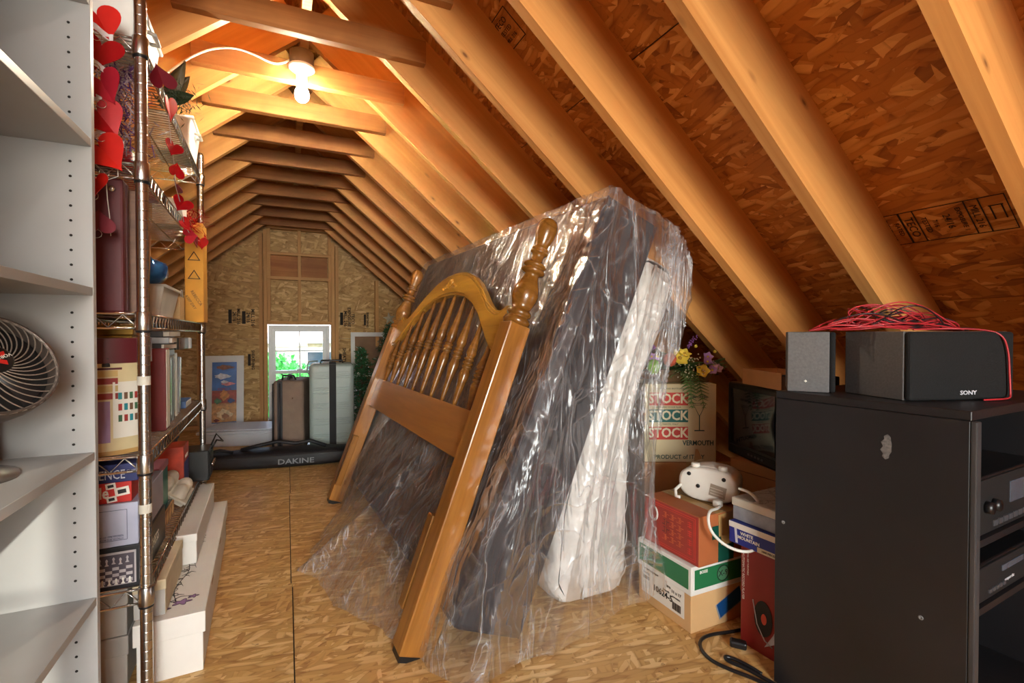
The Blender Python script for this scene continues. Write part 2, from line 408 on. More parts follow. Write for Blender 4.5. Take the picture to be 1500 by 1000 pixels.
# outer cladding with the window hole
GOUT = paint('house_wrap', (150, 140, 120), .8)
for x0, x1, z0, z1 in ((-3.2, WX0-.02, -.05, 3.0), (WX1+.02, 3.3, -.05, 3.0), (WX0-.02, WX1+.02, WZ1+.012, 3.0), (WX0-.02, WX1+.02, -.05, WZ0-.005)):
    MB().prism(gable_poly(x0, x1, z0, z1), 0, .03).build('outer_cladding', GOUT, wall_far, (0, gys + .045, 0), (R(90), 0, 0))
def stud(x0, x1, z0, z1, d=.085, mat=PINE_STUD, y=None):
    # grain runs along the longest side: local x
    L, W = (z1 - z0, x1 - x0) if z1 - z0 > x1 - x0 else (x1 - x0, z1 - z0)
    m = MB().bx(-L/2, L/2, -W/2, W/2, -d/2, d/2)
    rot = Euler((R(90), 0, 0)).to_matrix() @ (Matrix.Rotation(PI/2, 3, 'Z') if z1 - z0 > x1 - x0 else Matrix.Identity(3))
    m.build('wall_stud', mat, wall_far, ((x0+x1)/2, (GY + d/2 - .006) if y is None else y, (z0+z1)/2), rot.to_euler(), bevel=.0015, seg=1)
for x in (-.275, -.232): stud(x, x + .038, .04, under(x) + .02)
for x in (.475, .517): stud(x, x + .038, .04, under(x + .04) + .02)
stud(.977, 1.015, .04, under(1.015) + .02); stud(-.86, -.822, .04, under(-.86) + .02); stud(1.45, 1.488, .04, under(1.49) + .02); stud(-1.35, -1.312, .04, under(-1.35) + .02)
stud(-1.9, -1.862, .04, under(-1.9)+.02); stud(1.95, 1.988, .04, under(1.99)+.02)
stud(-2.9, 3.0, 0, .038)                                        # bottom plate
stud(-.194, .475, 2.185, 2.225); stud(-.194, .475, 2.243, 2.283)
for z in (1.62, 1.895): stud(-.194, .475, z, z + .034, .06, y=GY + .035)
stud(.118, .152, 1.155, 2.185, .06, y=GY + .036)
for x in (-.194, .441): stud(x, x + .034, 1.155, 2.185, .06, y=GY + .036)
stud(-.194, .475, 1.118, 1.152)
for x0, x1 in ((-.158, .116), (.154, .439)):
    MB().bx(-.14, .14, -.13, .13, -.01, .01).build('filler_board', PINE_OLD, wall_far, ((x0+x1)/2, GY + .07, 1.775), (R(90), 0, 0))
# printed blocks on the gable sheets
def gstamp(cx, cz, w, h, n):
    g = bpy.data.objects.new('grade_stamp', None); COL.objects.link(g); g.parent = wall_far; g.location = (cx, gys - .0118, cz)
    words = ['TECO', 'TESTED', 'RATED', 'SHEATHING', '24/16', 'MILL 216', 'EXPOSURE 1']
    for q in range(n):
        x = -w/2 + (q + .5)*w/n
        if q == 0: MB().bx(x - w/n*.40, x + w/n*.40, -.0003, .0003, -h/2, h/2).build('stamp_block', STAMP, g)
        else: text(g, words[(q + n) % 7], w/n*1.15, (x, 0, 0), (R(90), R(90), 0), STAMP, name='stamp_lettering', bold=.0012)
gstamp(-.52, 1.20, .12, .15, 3); gstamp(-.385, 1.19, .13, .14, 3); gstamp(.66, 1.19, .17, .15, 4); gstamp(.88, 1.18, .06, .13, 2); gstamp(.60, .70, .09, .14, 2); gstamp(-.36, .72, .07, .13, 2)
# wall behind the camera, with the large window that lights the near half of the attic
wall_back = struct('wall_back', 'gable end wall of strand board behind the viewpoint')
BX0, BX1, BZ0, BZ1 = -.78, .60, .60, 1.93
for x0, x1, z0, z1 in ((-3.0, BX0, 0, 2.75), (BX1, 3.1, 0, 2.75), (BX0, BX1, BZ1, 2.75), (BX0, BX1, 0, BZ0)):
    gable_sheet(wall_back, x0, x1, z0, z1, BACK_Y, OSB_WALL)
W_PVC = paint('white_vinyl', (226, 228, 230), .35, vary=.02)
def glass_mat():
    n = N('window_glass'); t = n.n('BsdfTransparent'); g = n.n('BsdfGlossy'); g.inputs['Roughness'].default_value = .02
    f = n.n('Fresnel'); f.inputs[0].default_value = 1.45; m = n.n('MixShader')
    nz = n.noise(n.coord(), 3, 2); t.inputs[0].default_value = (.96, .98, .97, 1)
    n.l(n.math('MULTIPLY', f.outputs[0], n.math('ADD', n.math('MULTIPLY', nz.outputs[0], .1), .9)), m.inputs[0]); n.l(t.outputs[0], m.inputs[1]); n.l(g.outputs[0], m.inputs[2]); n.l(m.outputs[0], n.out.inputs[0]); return n.m
GLASS = glass_mat()
def hung_window(name, x0, x1, z0, z1, y, label, fw=.035, depth=.09):
    w = struct(name, label)
    MB().bx(x0, x0+fw, y, y+depth, z0, z1).bx(x1-fw, x1, y, y+depth, z0, z1).bx(x0+fw, x1-fw, y, y+depth, z1-fw, z1).bx(x0+fw, x1-fw, y, y+depth, z0, z0+fw).build('window_frame', W_PVC, w)
    zm = (z0 + z1)/2 - .0; sf = .036
    for (a, b, yy, nm) in ((zm - .018, z1 - fw, y + .045, 'upper_sash'), (z0 + fw, zm + .018, y + .015, 'lower_sash')):
        xa, xb = x0 + fw, x1 - fw
        s = MB().bx(xa, xa+sf, yy, yy+.03, a, b).bx(xb-sf, xb, yy, yy+.03, a, b).bx(xa+sf, xb-sf, yy, yy+.03, b-sf, b).bx(xa+sf, xb-sf, yy, yy+.03, a, a+sf).build(nm, W_PVC, w)
        MB().bx(xa+sf, xb-sf, yy+.012, yy+.016, a+sf, b-sf).build('pane', GLASS, s)
        xm = (xa+xb)/2; z_ = (a+b)/2
        MB().bx(xm-.007, xm+.007, yy+.006, yy+.011, a+sf, b-sf).build('glazing_bar', W_PVC, s)
        MB().bx(xa+sf, xb-sf, yy+.0055, yy+.0115, z_-.007, z_+.007).build('glazing_bar', W_PVC, s)
    MB().bx((x0+x1)/2 - .03, (x0+x1)/2 + .03, y, y+.03, zm+.018, zm+.034).build('sash_lock', W_PVC, w, bevel=.003)
    return w
hung_window('window_1', WX0, WX1, WZ0, WZ1, GY + .02, 'white vinyl double hung window with grilles low in the gable wall')
hung_window('window_2', BX0, BX1, BZ0, BZ1, BACK_Y - .10, 'white window in the gable behind the viewpoint')

# ================================================================== OUTSIDE (seen through the far window)
ground = MB().bx(-60, 60, 8, 90, -3.3, -3.2).build('ground', paint('lawn', (92, 120, 60), .9, nscale=.6, vary=.3)); ground['kind'] = 'structure'
def house():
    t = thing('neighbour_house', 'pale house with a grey roof seen through the far window', 'house', (0, 0, -3.2))
    wl = paint('house_wall', (176, 172, 168), .8); rf = paint('house_shingle', (206, 186, 178), .8, nscale=3)
    y0 = 17.5
    MB().bx(-3.2, 7.5, y0, y0 + 8, 0, 4.15).build('wall', wl, t)
    q = [(y0 - .5, 4.05), (y0 + 4, 6.6), (y0 + 8.5, 4.05)]
    vs = [(x, y, z) for x in (-3.6, 7.9) for y, z in q]
    MB().add(vs, [(0,1,2), (5,4,3), (0,3,4,1), (1,4,5,2), (0,2,5,3)]).build('roof', rf, t)
    MB().bx(-3.4, 7.7, y0 - .56, y0 - .46, 3.93, 4.07).build('gutter', W_PVC, t)
    for x in (-1.6, .55, 2.6):
        wd = MB().bx(x, x + .95, y0 - .05, y0 - .01, 2.3, 3.7).build('window', W_PVC, t)
        MB().bx(x + .08, x + .87, y0 - .06, y0 - .045, 2.38, 3.62).build('pane', paint('dark_glass', (40, 52, 66), .1), wd)
    MB().bx(1.2, 2.3, y0 + 1.0, y0 + 2.2, 4.7, 5.6).build('dormer', paint('dormer_blue', (90, 116, 140), .6), t)
house()
LEAF = paint('leaf_green', (54, 150, 62), .55, vary=.5, nscale=3)
BARK = paint('bark', (82, 62, 46), .9)
def leafy(name, label, cat, c, rad, h, n, seed, group=None):
    rnd = random.Random(seed); t = thing(name, label, cat, (c[0], c[1], -3.2), 0, group)
    MB().tube([(0,0,0), (.05,0,h*.4), (0,.05,h*.7)], [.12,.09,.05], 8).build('trunk', BARK, t)
    b = MB()
    for i in range(n):
        u, v = rnd.uniform(0, 2*PI), rnd.uniform(-1, 1); rr = rnd.uniform(.6, 1.0)
        p = Vector((math.cos(u)*math.sqrt(1-v*v)*rad*rr, math.sin(u)*math.sqrt(1-v*v)*rad*rr, h - rad*.75 + v*rad*.8*rr))
        M = Euler((rnd.uniform(0,6), rnd.uniform(0,6), rnd.uniform(0,6))).to_matrix(); s = rnd.uniform(.05, .10)
        b.add([p + M @ Vector(q) for q in ((-s,0,0), (0,-s*.55,.01), (s,0,0), (0,s*.55,.01))], [(0,1,2,3)])
    o = b.build('foliage', LEAF, t); o['kind'] = 'stuff'
leafy('garden_tree', 'rounded green tree behind the left window panes', 'tree', (-.35, 12.0), 1.0, 3.75, 2600, 3, 'trees outside')
leafy('garden_tree', 'lower green tree behind the right window panes', 'tree', (1.75, 12.6), .95, 3.45, 2400, 5, 'trees outside')

# ================================================================== CEILING LAMPS
PORC = paint('porcelain', (232, 230, 224), .3, vary=.03)
def smooth_pts(p, it=2):
    p = [Vector(q) for q in p]
    for _ in range(it):
        o = [p[0]]
        for a, b in zip(p[:-1], p[1:]): o += [a.lerp(b, .25), a.lerp(b, .75)]
        p = o + [p[-1]]
    return p
def lamp(loc, label, strength, col, cable=None):
    t = thing('ceiling_lamp', label, 'lamp', loc, 0, 'bare bulb lamp holders')
    MB().lathe([(.052,.085), (.052,.03), (.05,.022)], 24).build('junction_box', paint('grey_box', (96, 92, 88), .5), t, (0,0,0))
    MB().lathe([(.056,.022), (.056,.012), (.046,.004), (.030,-.006), (.024,-.016), (.0235,-.046), (.019,-.048)], 24).build('lamp_holder', PORC, t)
    prof = [(.014,-.045), (.0155,-.060), (.021,-.074), (.0285,-.090), (.031,-.106), (.0275,-.122), (.017,-.133), (.003,-.1365)]
    n = N('lit_bulb'); e = n.n('Emission'); e.inputs[0].default_value = (*col, 1)
    nz = n.noise(n.coord(), 3, 1); n.l(n.math('ADD', n.math('MULTIPLY', nz.outputs[0], strength*.04), strength*.98), e.inputs[1]); n.l(e.outputs[0], n.out.inputs[0])
    MB().lathe(prof, 24).build('bulb', n.m, t)
    if cable: MB().tube(cable, .0045, 8).build('cable', PORC, t)
    return t
lamp((.070, 2.425, 2.205), 'lit bare bulb in a white porcelain holder under the collar ties', 390, (1.0, .88, .66),
     smooth_pts([(-.045,.0,.045), (-.09,.012,.02), (-.13,.014,.018), (-.20,.014,.042), (-.27,.012,.050), (-.36,.006,.020), (-.44,.0,-.045), (-.50,-.01,-.115), (-.53,-.02,-.16)]))
lamp((.085, -1.15, 2.205), 'lit bare bulb in a holder, added out of view behind the viewpoint as fill light', 260, (1.0, .94, .87))  # added lamp, never in view: fills the near half from behind the camera

# ================================================================== HEADBOARD
HB_YAW = R(3.01); HB_LEAN = R(20.6); HB_W = 1.561
hb = thing('headboard', 'honey oak spindle headboard with turned posts leaning on the wrapped box spring', 'headboard', (.335, 1.485, .016), (0, HB_LEAN, HB_YAW))
PS = .082
def post(y):
    h = PS/2
    # local x runs along the post for the grain, then turned upright
    rot = (0, R(-90), 0)
    b = MB().bx(0, 1.088, -h, h, -h, h)
    o = b.build('post', OAK, hb, (0, y, 0), rot, bevel=.005)
    prof = [(.030,1.086), (.040,1.089), (.0435,1.100), (.040,1.112), (.033,1.115), (.033,1.119), (.038,1.122), (.0395,1.132), (.035,1.141), (.029,1.144), (.034,1.160), (.0405,1.180), (.0425,1.198),
            (.0395,1.220), (.031,1.246), (.0245,1.264), (.0225,1.274), (.027,1.277), (.036,1.281), (.0395,1.288), (.036,1.295), (.029,1.298), (.029,1.300), (.036,1.303), (.0385,1.309), (.034,1.316), (.026,1.319),
            (.0195,1.332), (.0185,1.344), (.0205,1.352), (.027,1.355), (.0295,1.360), (.027,1.365), (.0215,1.367), (.0255,1.370), (.027,1.374), (.0225,1.379), (.0215,1.383), (.0265,1.400), (.0325,1.425), (.035,1.447), (.033,1.468), (.0255,1.484), (.013,1.492), (.002,1.4935)]
    MB().lathe([(r*1.12, z) for r, z in prof], 28).build('finial', OAK_TURN, o, (0,0,0), (0, R(90), 0))
    MB().bx(-.034,.034,-.034,.034,-.020,.001).build('foot_pad', BLACKP, o, (0,0,0), (0, R(90), 0))
    return o
p0 = post(0); p1 = post(HB_W)
# the lower rail
ry0, ry1 = PS/2 - .004, HB_W - PS/2 + .004
MB().bx(ry0, ry1, -.0125, .0125, 0, .172).build('rail', wood('oak_rail', (150, 94, 40), (182, 124, 62), 26, .32, coat=.4, long=1.4), hb, (0, 0, .588), (0, 0, R(90)), bevel=.004)
# arched crest rail
def crest_top(a):                     # a in -1..1 over the span between the posts
    a = abs(a)
    k = [(0,1.372), (.12,1.368), (.24,1.354), (.36,1.326), (.47,1.288), (.57,1.242), (.66,1.198), (.74,1.165), (.81,1.147), (.87,1.142), (.90,1.150), (.915,1.160), (1,1.160)]
    for (x0, z0), (x1, z1) in zip(k[:-1], k[1:]):
        if a <= x1: return z0 + (z1 - z0) * (a - x0)/(x1 - x0)
    return k[-1][1]
def crest_bot(a):
    a = abs(a); k = [(0,1.254), (.15,1.250), (.30,1.232), (.45,1.196), (.60,1.138), (.72,1.076), (.82,1.024), (.90,.990), (1,.975)]
    for (x0, z0), (x1, z1) in zip(k[:-1], k[1:]):
        if a <= x1: return z0 + (z1 - z0) * (a - x0)/(x1 - x0)
    return k[-1][1]
ns = 80; half = (ry1 - ry0)/2; mid = (ry0 + ry1)/2
def crest(t0, t1, top_in, bot_in, name, mat, par):
    b = MB()
    pts = []
    for i in range(ns + 1):
        a = -1 + 2*i/ns; y = mid + a*half
        pts.append((y, crest_bot(a) + bot_in, crest_top(a) - top_in))
    vs = []
    for (y, zb, zt) in pts: vs += [(-t0, y, zb), (-t0, y, zt), (-t1, y, zb), (-t1, y, zt)]
    fs = []
    for i in range(ns):
        q = i*4; w = q + 4
        fs += [(q, q+1, w+1, w), (q+2, w+2, w+3, q+3), (q+1, q+3, w+3, w+1), (q, w, w+2, q+2)]
    fs += [(0,2,3,1), (ns*4, ns*4+1, ns*4+3, ns*4+2)]
    # local x runs along the rail for the grain
    vs = [(y, -x, z) for x, y, z in vs]
    return b.add(vs, fs).build(name, mat, par, (0,0,0), (0, 0, R(90)) if par is hb else (0,0,0), weld=True)
OAK_CREST = wood('oak_crest', (150, 100, 30), (198, 146, 56), 30, .28, coat=.6, long=2.0)
cr = crest(-.013, .011, 0, 0, 'crest_rail', OAK_CREST, hb)
crest(.008, .019, .020, .012, 'raised_face', OAK_CREST, cr)
MB().tube([(-.0105, mid + a*half, crest_top(a) - .013) for a in [-.9 + 1.8*i/60 for i in range(61)]], .0055, 8).build('moulding', OAK_CREST, hb)
# carved leaf ornament near the crown
cv = MB()
for i, (dy, dz, l, ang) in enumerate([(0,.012,.034,90), (.018,.006,.030,60), (-.018,.006,.030,120), (.036,.0,.032,25), (-.036,.0,.032,155), (.060,-.006,.030,10), (-.060,-.006,.030,170), (.022,-.006,.028,20), (-.022,-.006,.028,160), (.084,-.012,.022,20), (-.084,-.012,.022,160), (.009,.02,.024,75), (-.009,.02,.024,105)]):
    a = R(ang); M = Matrix.Translation((-.021, mid + dy, 1.302 + dz)) @ Matrix.Rotation(a - PI/2, 4, 'X')
    n0 = len(cv.v); cv.ball((0,0,0), 1, 8, 6, (.008, .0075, l*.62)); cv.v[n0:] = [tuple(M @ Vector(p)) for p in cv.v[n0:]]
cv.build('carved_ornament', OAK_CREST, hb)
# spindles
for i in range(10):
    y = .148 + (HB_W - .296) * i / 9; a = (y - mid)/half
    z0, z1 = .757, crest_bot(a) + .006; L = z1 - z0; zm = z0 + .045 + .5*min(L, .44) * .55 if False else z0 + L*.475
    prof = [(.0075, z0), (.009, z0 + .04*L), (.0115, z0 + .12*L), (.0165, z0 + .24*L), (.0215, z0 + .34*L), (.0205, zm - .036), (.0165, zm - .022), (.0155, zm - .018), (.0205, zm - .016), (.0215, zm - .011), (.0205, zm - .006), (.0165, zm - .0045), (.0165, zm - .002), (.0215, zm), (.0225, zm + .005), (.0215, zm + .010), (.0165, zm + .012), (.0165,zm+.0145),(.0205, zm + .016), (.0215, zm + .020), (.0195, zm + .025), (.0155, zm + .028),
            (.0165, zm + .032), (.0215, zm + .045), (.0215, z0 + .60*L), (.0165, z0 + .70*L), (.0115, z0 + .80*L), (.0085, z0 + .92*L), (.0075, z1)]
    prof = sorted(prof, key=lambda q: q[1])
    MB().lathe([(r, z - z0) for r, z in prof], 16).build('spindle', OAK_TURN, hb, (0, y, z0))
# bed-rail brackets on the inner sides of both posts
for y, s in ((PS/2 + .022, 1), (HB_W - PS/2 - .022, -1)):
    bk = MB().bx(0, .30, -.022, .022, -.014, .020).build('rail_bracket', OAK_TURN, hb, (-.026, y, .10), (0, R(-90), 0), bevel=.003)
    for z in (.05, .09, .21, .25):
        MB().lathe([(.0045,0), (.0045,.002), (.002,.003)], 10, Matrix.Rotation(R(0), 4, 'X')).build('screw', BLACKM, bk, (z, 0, .0142))

# ================================================================== BOX SPRING, MATTRESS, PLASTIC
BYAW = R(3.2); BO = Vector((0, 1.40, 0))
def bw(x, l, z):                      # cross-section x,z at distance l along the bed, counted from its near end
    return Vector((x - math.sin(BYAW)*l, 1.365 + math.cos(BYAW)*l, z))
DARKFAB = paint('charcoal_ticking', (38, 33, 37), .55, vary=.25, nscale=5, bump=.2, bscale=120)
BS = [(.452, .106), (.677, .014), (1.245, 1.397), (1.018, 1.490)]           # bottom front, bottom back, top back, top front
def slab(name, sec, l0, l1, mat, parent, bevel):
    vs = [bw(x, l0, z) for x, z in sec] + [bw(x, l1, z) for x, z in sec]
    b = MB().add(vs, [(0,1,2,3), (7,6,5,4), (0,4,5,1), (1,5,6,2), (2,6,7,3), (3,7,4,0)])
    return b.build(name, mat, parent, bevel=bevel, seg=4)
bs = thing('box_spring', 'charcoal box spring standing on its side inside clear plastic', 'box spring', (0,0,0))
slab('upholstered_body', BS, .01, 1.97, DARKFAB, bs, .022)
PIPE = paint('dark_piping', (60, 54, 58), .5)
for e in (0, 3):
    pass
MB().tube([bw(BS[0][0]+.006, .02, BS[0][1]+.012), bw(BS[3][0]+.002, .02, BS[3][1]-.010), bw(BS[3][0]+.002, 1.96, BS[3][1]-.010), bw(BS[0][0]+.006, 1.96, BS[0][1]+.012)], .006, 8, closed=True).build('piping', PIPE, bs)
MB().tube([bw(BS[1][0]-.006, .02, BS[1][1]+.012), bw(BS[2][0]-.012, .02, BS[2][1]-.006), bw(BS[2][0]-.012, 1.96, BS[2][1]-.006), bw(BS[1][0]-.006, 1.96, BS[1][1]+.012)], .006, 8, closed=True).build('piping', PIPE, bs)
def lerp_path(keys, t):
    for (t0, p0_), (t1, p1_) in zip(keys[:-1], keys[1:]):
        if t <= t1:
            k = (t - t0)/(t1 - t0); return Vector(p0_).lerp(Vector(p1_), k)
    return Vector(keys[-1][1])
# --- mattress: bent slab with puffed quilting
def quilt_mat():
    n = N('quilted_ticking'); v = n.coord((1,1,1)); nz = n.noise(v, 14, 2); vo = n.n('TexVoronoi'); vo.inputs['Scale'].default_value = 16; n.l(v, vo.inputs['Vector'])
    c = n.ramp(nz.outputs[0], [(.3, srgb((206, 202, 194))), (.7, srgb((232, 229, 222)))])
    n.bsdf(c, .8, 0, .2, n.bump(n.math('ADD', vo.outputs['Distance'], nz.outputs[0]), .55, .012)); return n.m
QUILT = quilt_mat()
mt = thing('mattress', 'thick white quilted mattress leaning between box spring and rafters', 'mattress', (0,0,0))
def msec(t):                           # t 0 bottom .. 1 top: front x, back x, z front, z back
    fx = lerp_path([(0, (.850,0,0)), (.25, (.885,0,0)), (.5, (.972,0,0)), (.75, (1.104,0,0)), (1, (1.245,0,0))], t).x
    bx_ = lerp_path([(0, (1.190,0,0)), (.3, (1.195,0,0)), (.52, (1.208,0,0)), (.66, (1.255,0,0)), (.8, (1.345,0,0)), (.92, (1.405,0,0)), (1, (1.43,0,0))], t).x
    f = Vector((fx, 0, .02 + 1.30*t)); b = Vector((bx_, 0, .02 + 1.225*t)); return f, b
NT, NQ, NL = 44, 14, 40
def mpt(t, q, l):
    f, b = msec(min(max(t, 0), 1)); p = f.lerp(b, q); return bw(p.x, l, p.z)
def rnd_sec(k, n):                     # closed rounded outline of the section: returns (t, q)
    return None
out = []
ee = .06
for i in range(NT + 1): out.append((i/NT, 0))
for i in range(1, NQ): out.append((1, i/NQ))
for i in range(NT + 1): out.append((1 - i/NT, 1))
for i in range(1, NQ): out.append((0, 1 - i/NQ))
def soften(t, q, inset):
    # shrink towards the centre and round the corners
    tt = t; qq = q
    ct = max(0, abs(t - .5) - .44)/.06; cq = max(0, abs(q - .5) - .32)/.18
    k = ct*cq
    tt = .5 + (t - .5)*(1 - .030*k - inset*.03); qq = .5 + (q - .5)*(1 - .18*k - inset*.13)
    return tt, qq
Lm = 1.90; ml0 = .110
ls = [(0, 1.0), (.006, .55), (.02, .22), (.045, .05), (.08, 0)] + [(.08 + (Lm - .16)*i/30, 0) for i in range(1, 30)] + [(Lm - .08, 0), (Lm - .045, .05), (Lm - .02, .22), (Lm - .006, .55), (Lm, 1.0)]
vs = []; no = len(out)
for (l, ins) in ls:
    for j, (t, q) in enumerate(out):
        tt, qq = soften(t, q, ins)
        puff = .016 * abs(math.sin(PI * (t*1.3)/.145)) if q in (0, 1) else .010
        p = mpt(tt, qq, l + ml0)
        if q == 1: p.x += puff - .008
        if q == 0: p.x -= puff*.4
        if t == 1 and q not in (0, 1): p.z += .012*math.sin(PI*q)
        vs.append(p)
fs = []
for i in range(len(ls) - 1):
    for j in range(no): fs.append((i*no+j, i*no+(j+1) % no, (i+1)*no+(j+1) % no, (i+1)*no+j))
mb = MB().add(vs, fs, True)
# near and far end caps as puffed grids
for l, sgn in ((ml0, -1), (ml0 + Lm, 1)):
    def cap(u, v, l=l, sgn=sgn):
        t, q = soften(v, u, 1.0); p = mpt(t, q, l)
        d = min(u, 1-u, v*3.2, (1-v)*3.2)
        pf = .020*min(1, d*5) + .018*abs(math.sin(PI*(v*1.3)/.145)) * abs(math.sin(PI*u*3)) * min(1, d*6)
        p.y += sgn*pf; return p
    mb.grid(NQ + 1, NT*2 + 1, cap)
mb.build('quilted_body', QUILT, mt, weld=True)
PIPEW = paint('white_piping', (214, 211, 204), .7)
for q in (.04, .96):
    for l in (ml0 + .012, ml0 + Lm - .012):
        MB().tube([mpt(*(soften(i/40, q, .35)), l) for i in range(41)], .006, 8).build('piping', PIPEW, mt)
MB().tube([mpt(i/40*.96 + .02, .34 + .02*math.sin(i*.5), ml0 - .020) for i in range(41)], .0045, 6).build('seam', PIPEW, mt)

# --- the clear plastic film thrown over both
def film_mat():
    n = N('clear_plastic_film'); v = n.coord((1,1,1), rnd=False)
    n1 = n.noise(v, 4.2, 2, .5, 1.4); n2 = n.noise(n.coord((4.2, 4.2, .55), (0, R(-22), 0), rnd=False), 2.5, 3, .55, .5)
    c1 = n.math('ABSOLUTE', n.math('SUBTRACT', n1.outputs[0], .5)); c2 = n.math('ABSOLUTE', n.math('SUBTRACT', n2.outputs[0], .5))
    hgt = n.math('ADD', n.math('MULTIPLY', n.math('POWER', c1, .55), -.8), n.math('MULTIPLY', n.math('POWER', c2, .55), -1.3))
    nb = n.bump(hgt, .55, .024)
    tr = n.n('BsdfTransparent'); tr.inputs[0].default_value = (.97, .97, .98, 1)
    gl = n.n('BsdfGlossy'); gl.inputs['Roughness'].default_value = .24; gl.inputs[0].default_value = (1,1,1,1); n.l(nb, gl.inputs['Normal'])
    df = n.n('BsdfDiffuse'); df.inputs[0].default_value = (.80, .79, .82, 1); n.l(nb, df.inputs['Normal'])
    tl = n.n('BsdfTranslucent'); tl.inputs[0].default_value = (.80, .79, .82, 1); n.l(nb, tl.inputs['Normal'])
    hz = n.n('MixShader'); hz.inputs[0].default_value = .35; n.l(df.outputs[0], hz.inputs[1]); n.l(tl.outputs[0], hz.inputs[2])
    m1 = n.n('MixShader'); n.l(n.math('ADD', n.ramp(c2, [(.0, (.40,)*3), (.012, (.16,)*3), (.05, (.05,)*3), (.2, (.065,)*3)]), n.ramp(c1, [(.0, (.14,)*3), (.03, (.0,)*3)]), True), m1.inputs[0]); n.l(tr.outputs[0], m1.inputs[1]); n.l(hz.outputs[0], m1.inputs[2])
    fr = n.n('Fresnel'); fr.inputs[0].default_value = 1.55; n.l(nb, fr.inputs['Normal'])
    m2 = n.n('MixShader'); n.l(n.math('MINIMUM', n.math('MULTIPLY', fr.outputs[0], .75), .38), m2.inputs[0]); n.l(m1.outputs[0], m2.inputs[1]); n.l(gl.outputs[0], m2.inputs[2])
    n.l(m2.outputs[0], n.out.inputs[0]); return n.m
FILM = film_mat()
film = thing('plastic_cover', 'crumpled clear plastic sheet draped over box spring and mattress', 'plastic sheet', (0,0,0))
def nz1(x, y, z=0): return noise.noise(Vector((x, y, z)))
def folds(s, t, sc):
    """height of the hanging folds: they run down from the top and fan out from the near upper corner"""
    q = (s - sc)/(.40 + .70*t)
    w = .30*nz1(s*1.1, t*1.2, 9)
    a = 1 - abs(nz1(q*2.3 + w, t*.5 + .3*w, 1)*2.4); b = 1 - abs(nz1(q*4.7 + w*1.5, t*.9, 5)*2.6); c = nz1(s*7, t*4, 3)
    return max(0, a)**3 * 1.25 + max(0, b)**3 * .40 + .10*c
SC0 = 2.0                                # s at the near upper corner; s runs: 0..2 the broad front, 2..2.9 the near end, 2.9..3.3 the back
SMAX = 3.30
def edge_x(t):                            # the sheet's edge beside the mattress, top to bottom
    return lerp_path([(0, (1.375,0,1.265)), (.12, (1.365,0,1.13)), (.25, (1.320,0,1.0)), (.40, (1.245,0,.83)), (.53, (1.205,0,.66)), (.75, (1.200,0,.42)), (1, (1.235,0,.10))], t)
def film_pt(u, v):
    s = u*SMAX; t = v
    if s <= SC0:                         # front
        l = SC0 - s - .005
        zt, zb = 1.532, .0
        n = Vector((-.925, 0, .379))
        k = t
        x = 1.010 + (.440 - 1.010)*k; z = 1.500 + (.095 - 1.500)*k
        fl = max(0, (k - .62)/.38)
        span = max(0, math.sin(PI*min(1, max(0, (l - .14)/1.30))))
        flare = fl**1.7 * (.05 + .235*span**.8)
        x -= flare; z -= .0; z = max(z - .085*fl**3, .008 + .01*abs(nz1(s*6, k*9)))
        amp = (.006 + .010*k + .030*fl*(.4 + span)) * (1 - .4*max(0, 1 - l/.2))
        f = folds(s, t, SC0)
        p = bw(x, l, z) + n*(.010 + amp*f)
        if fl > .3: p.x += .02*nz1(s*5, t*8, 7)
        return p
    r = s - SC0
    if r <= .95:                         # near end
        k = r/.95
        top = lerp_path([(0, (1.013,0,1.502)), (.26, (1.250,0,1.410)), (.45, (1.315,0,1.385)), (.80, (1.350,0,1.315)), (1, (1.375,0,1.265))], k)
        bot = lerp_path([(0, (.432,0,.008)), (.32, (.735,0,.006)), (.62, (.96,0,.05)), (.85, (1.20,0,.09)), (1, (1.275,0,.14))], k)
        p = top.lerp(bot, t)
        ex = edge_x(t); 
        lin = Vector((1.375, 0, 1.265)).lerp(Vector((1.275, 0, .14)), t); p += (ex - lin)*k**1.3
        f = folds(s, t, SC0)
        amp = .014 + .040*t
        yy = 0.0 + .02*k - .02 - amp*f - .045*t*t*math.sin(PI*min(1, k*1.2 + .1))
        if k > .6: p.x += .02*nz1(s*4, t*5, 2)
        return bw(p.x, yy, max(p.z, .007 + .006*abs(nz1(s*9, t*3))))
    k = (r - .95)/.35                    # round the back of the mattress
    p = edge_x(t); f = folds(s, t, SC0)
    return bw(p.x + .008*f + .070*math.sin(PI*.5*min(1, k*2.2))*(1 - .75*t), .0 + .40*k - .02 * (1-k), p.z + .25*k*t)
MB().grid(300, 170, film_pt).build('draped_film', FILM, film)
def film_top(u, v):
    l = u*2.0 - .01
    x = 1.010 + .245*v; z = 1.505 - .098*v
    return bw(x, l, z + .008 + .010*max(0, nz1(l*9, v*2, 4)))
MB().grid(120, 8, film_top).build('top_film', FILM, film)
# loose flap of film hanging over the mattress shoulder
def flap(u, v):
    x = 1.20 + .165*u + .01*v; z = 1.42 - .15*u - .21*v*(.6 + .5*u)
    return bw(x, -.045 - .03*math.sin(3*u + 4*v) - .03*abs(nz1(u*4, v*5, 8)) + .05*u, z)
MB().grid(40, 40, flap).build('hanging_flap', FILM, film)

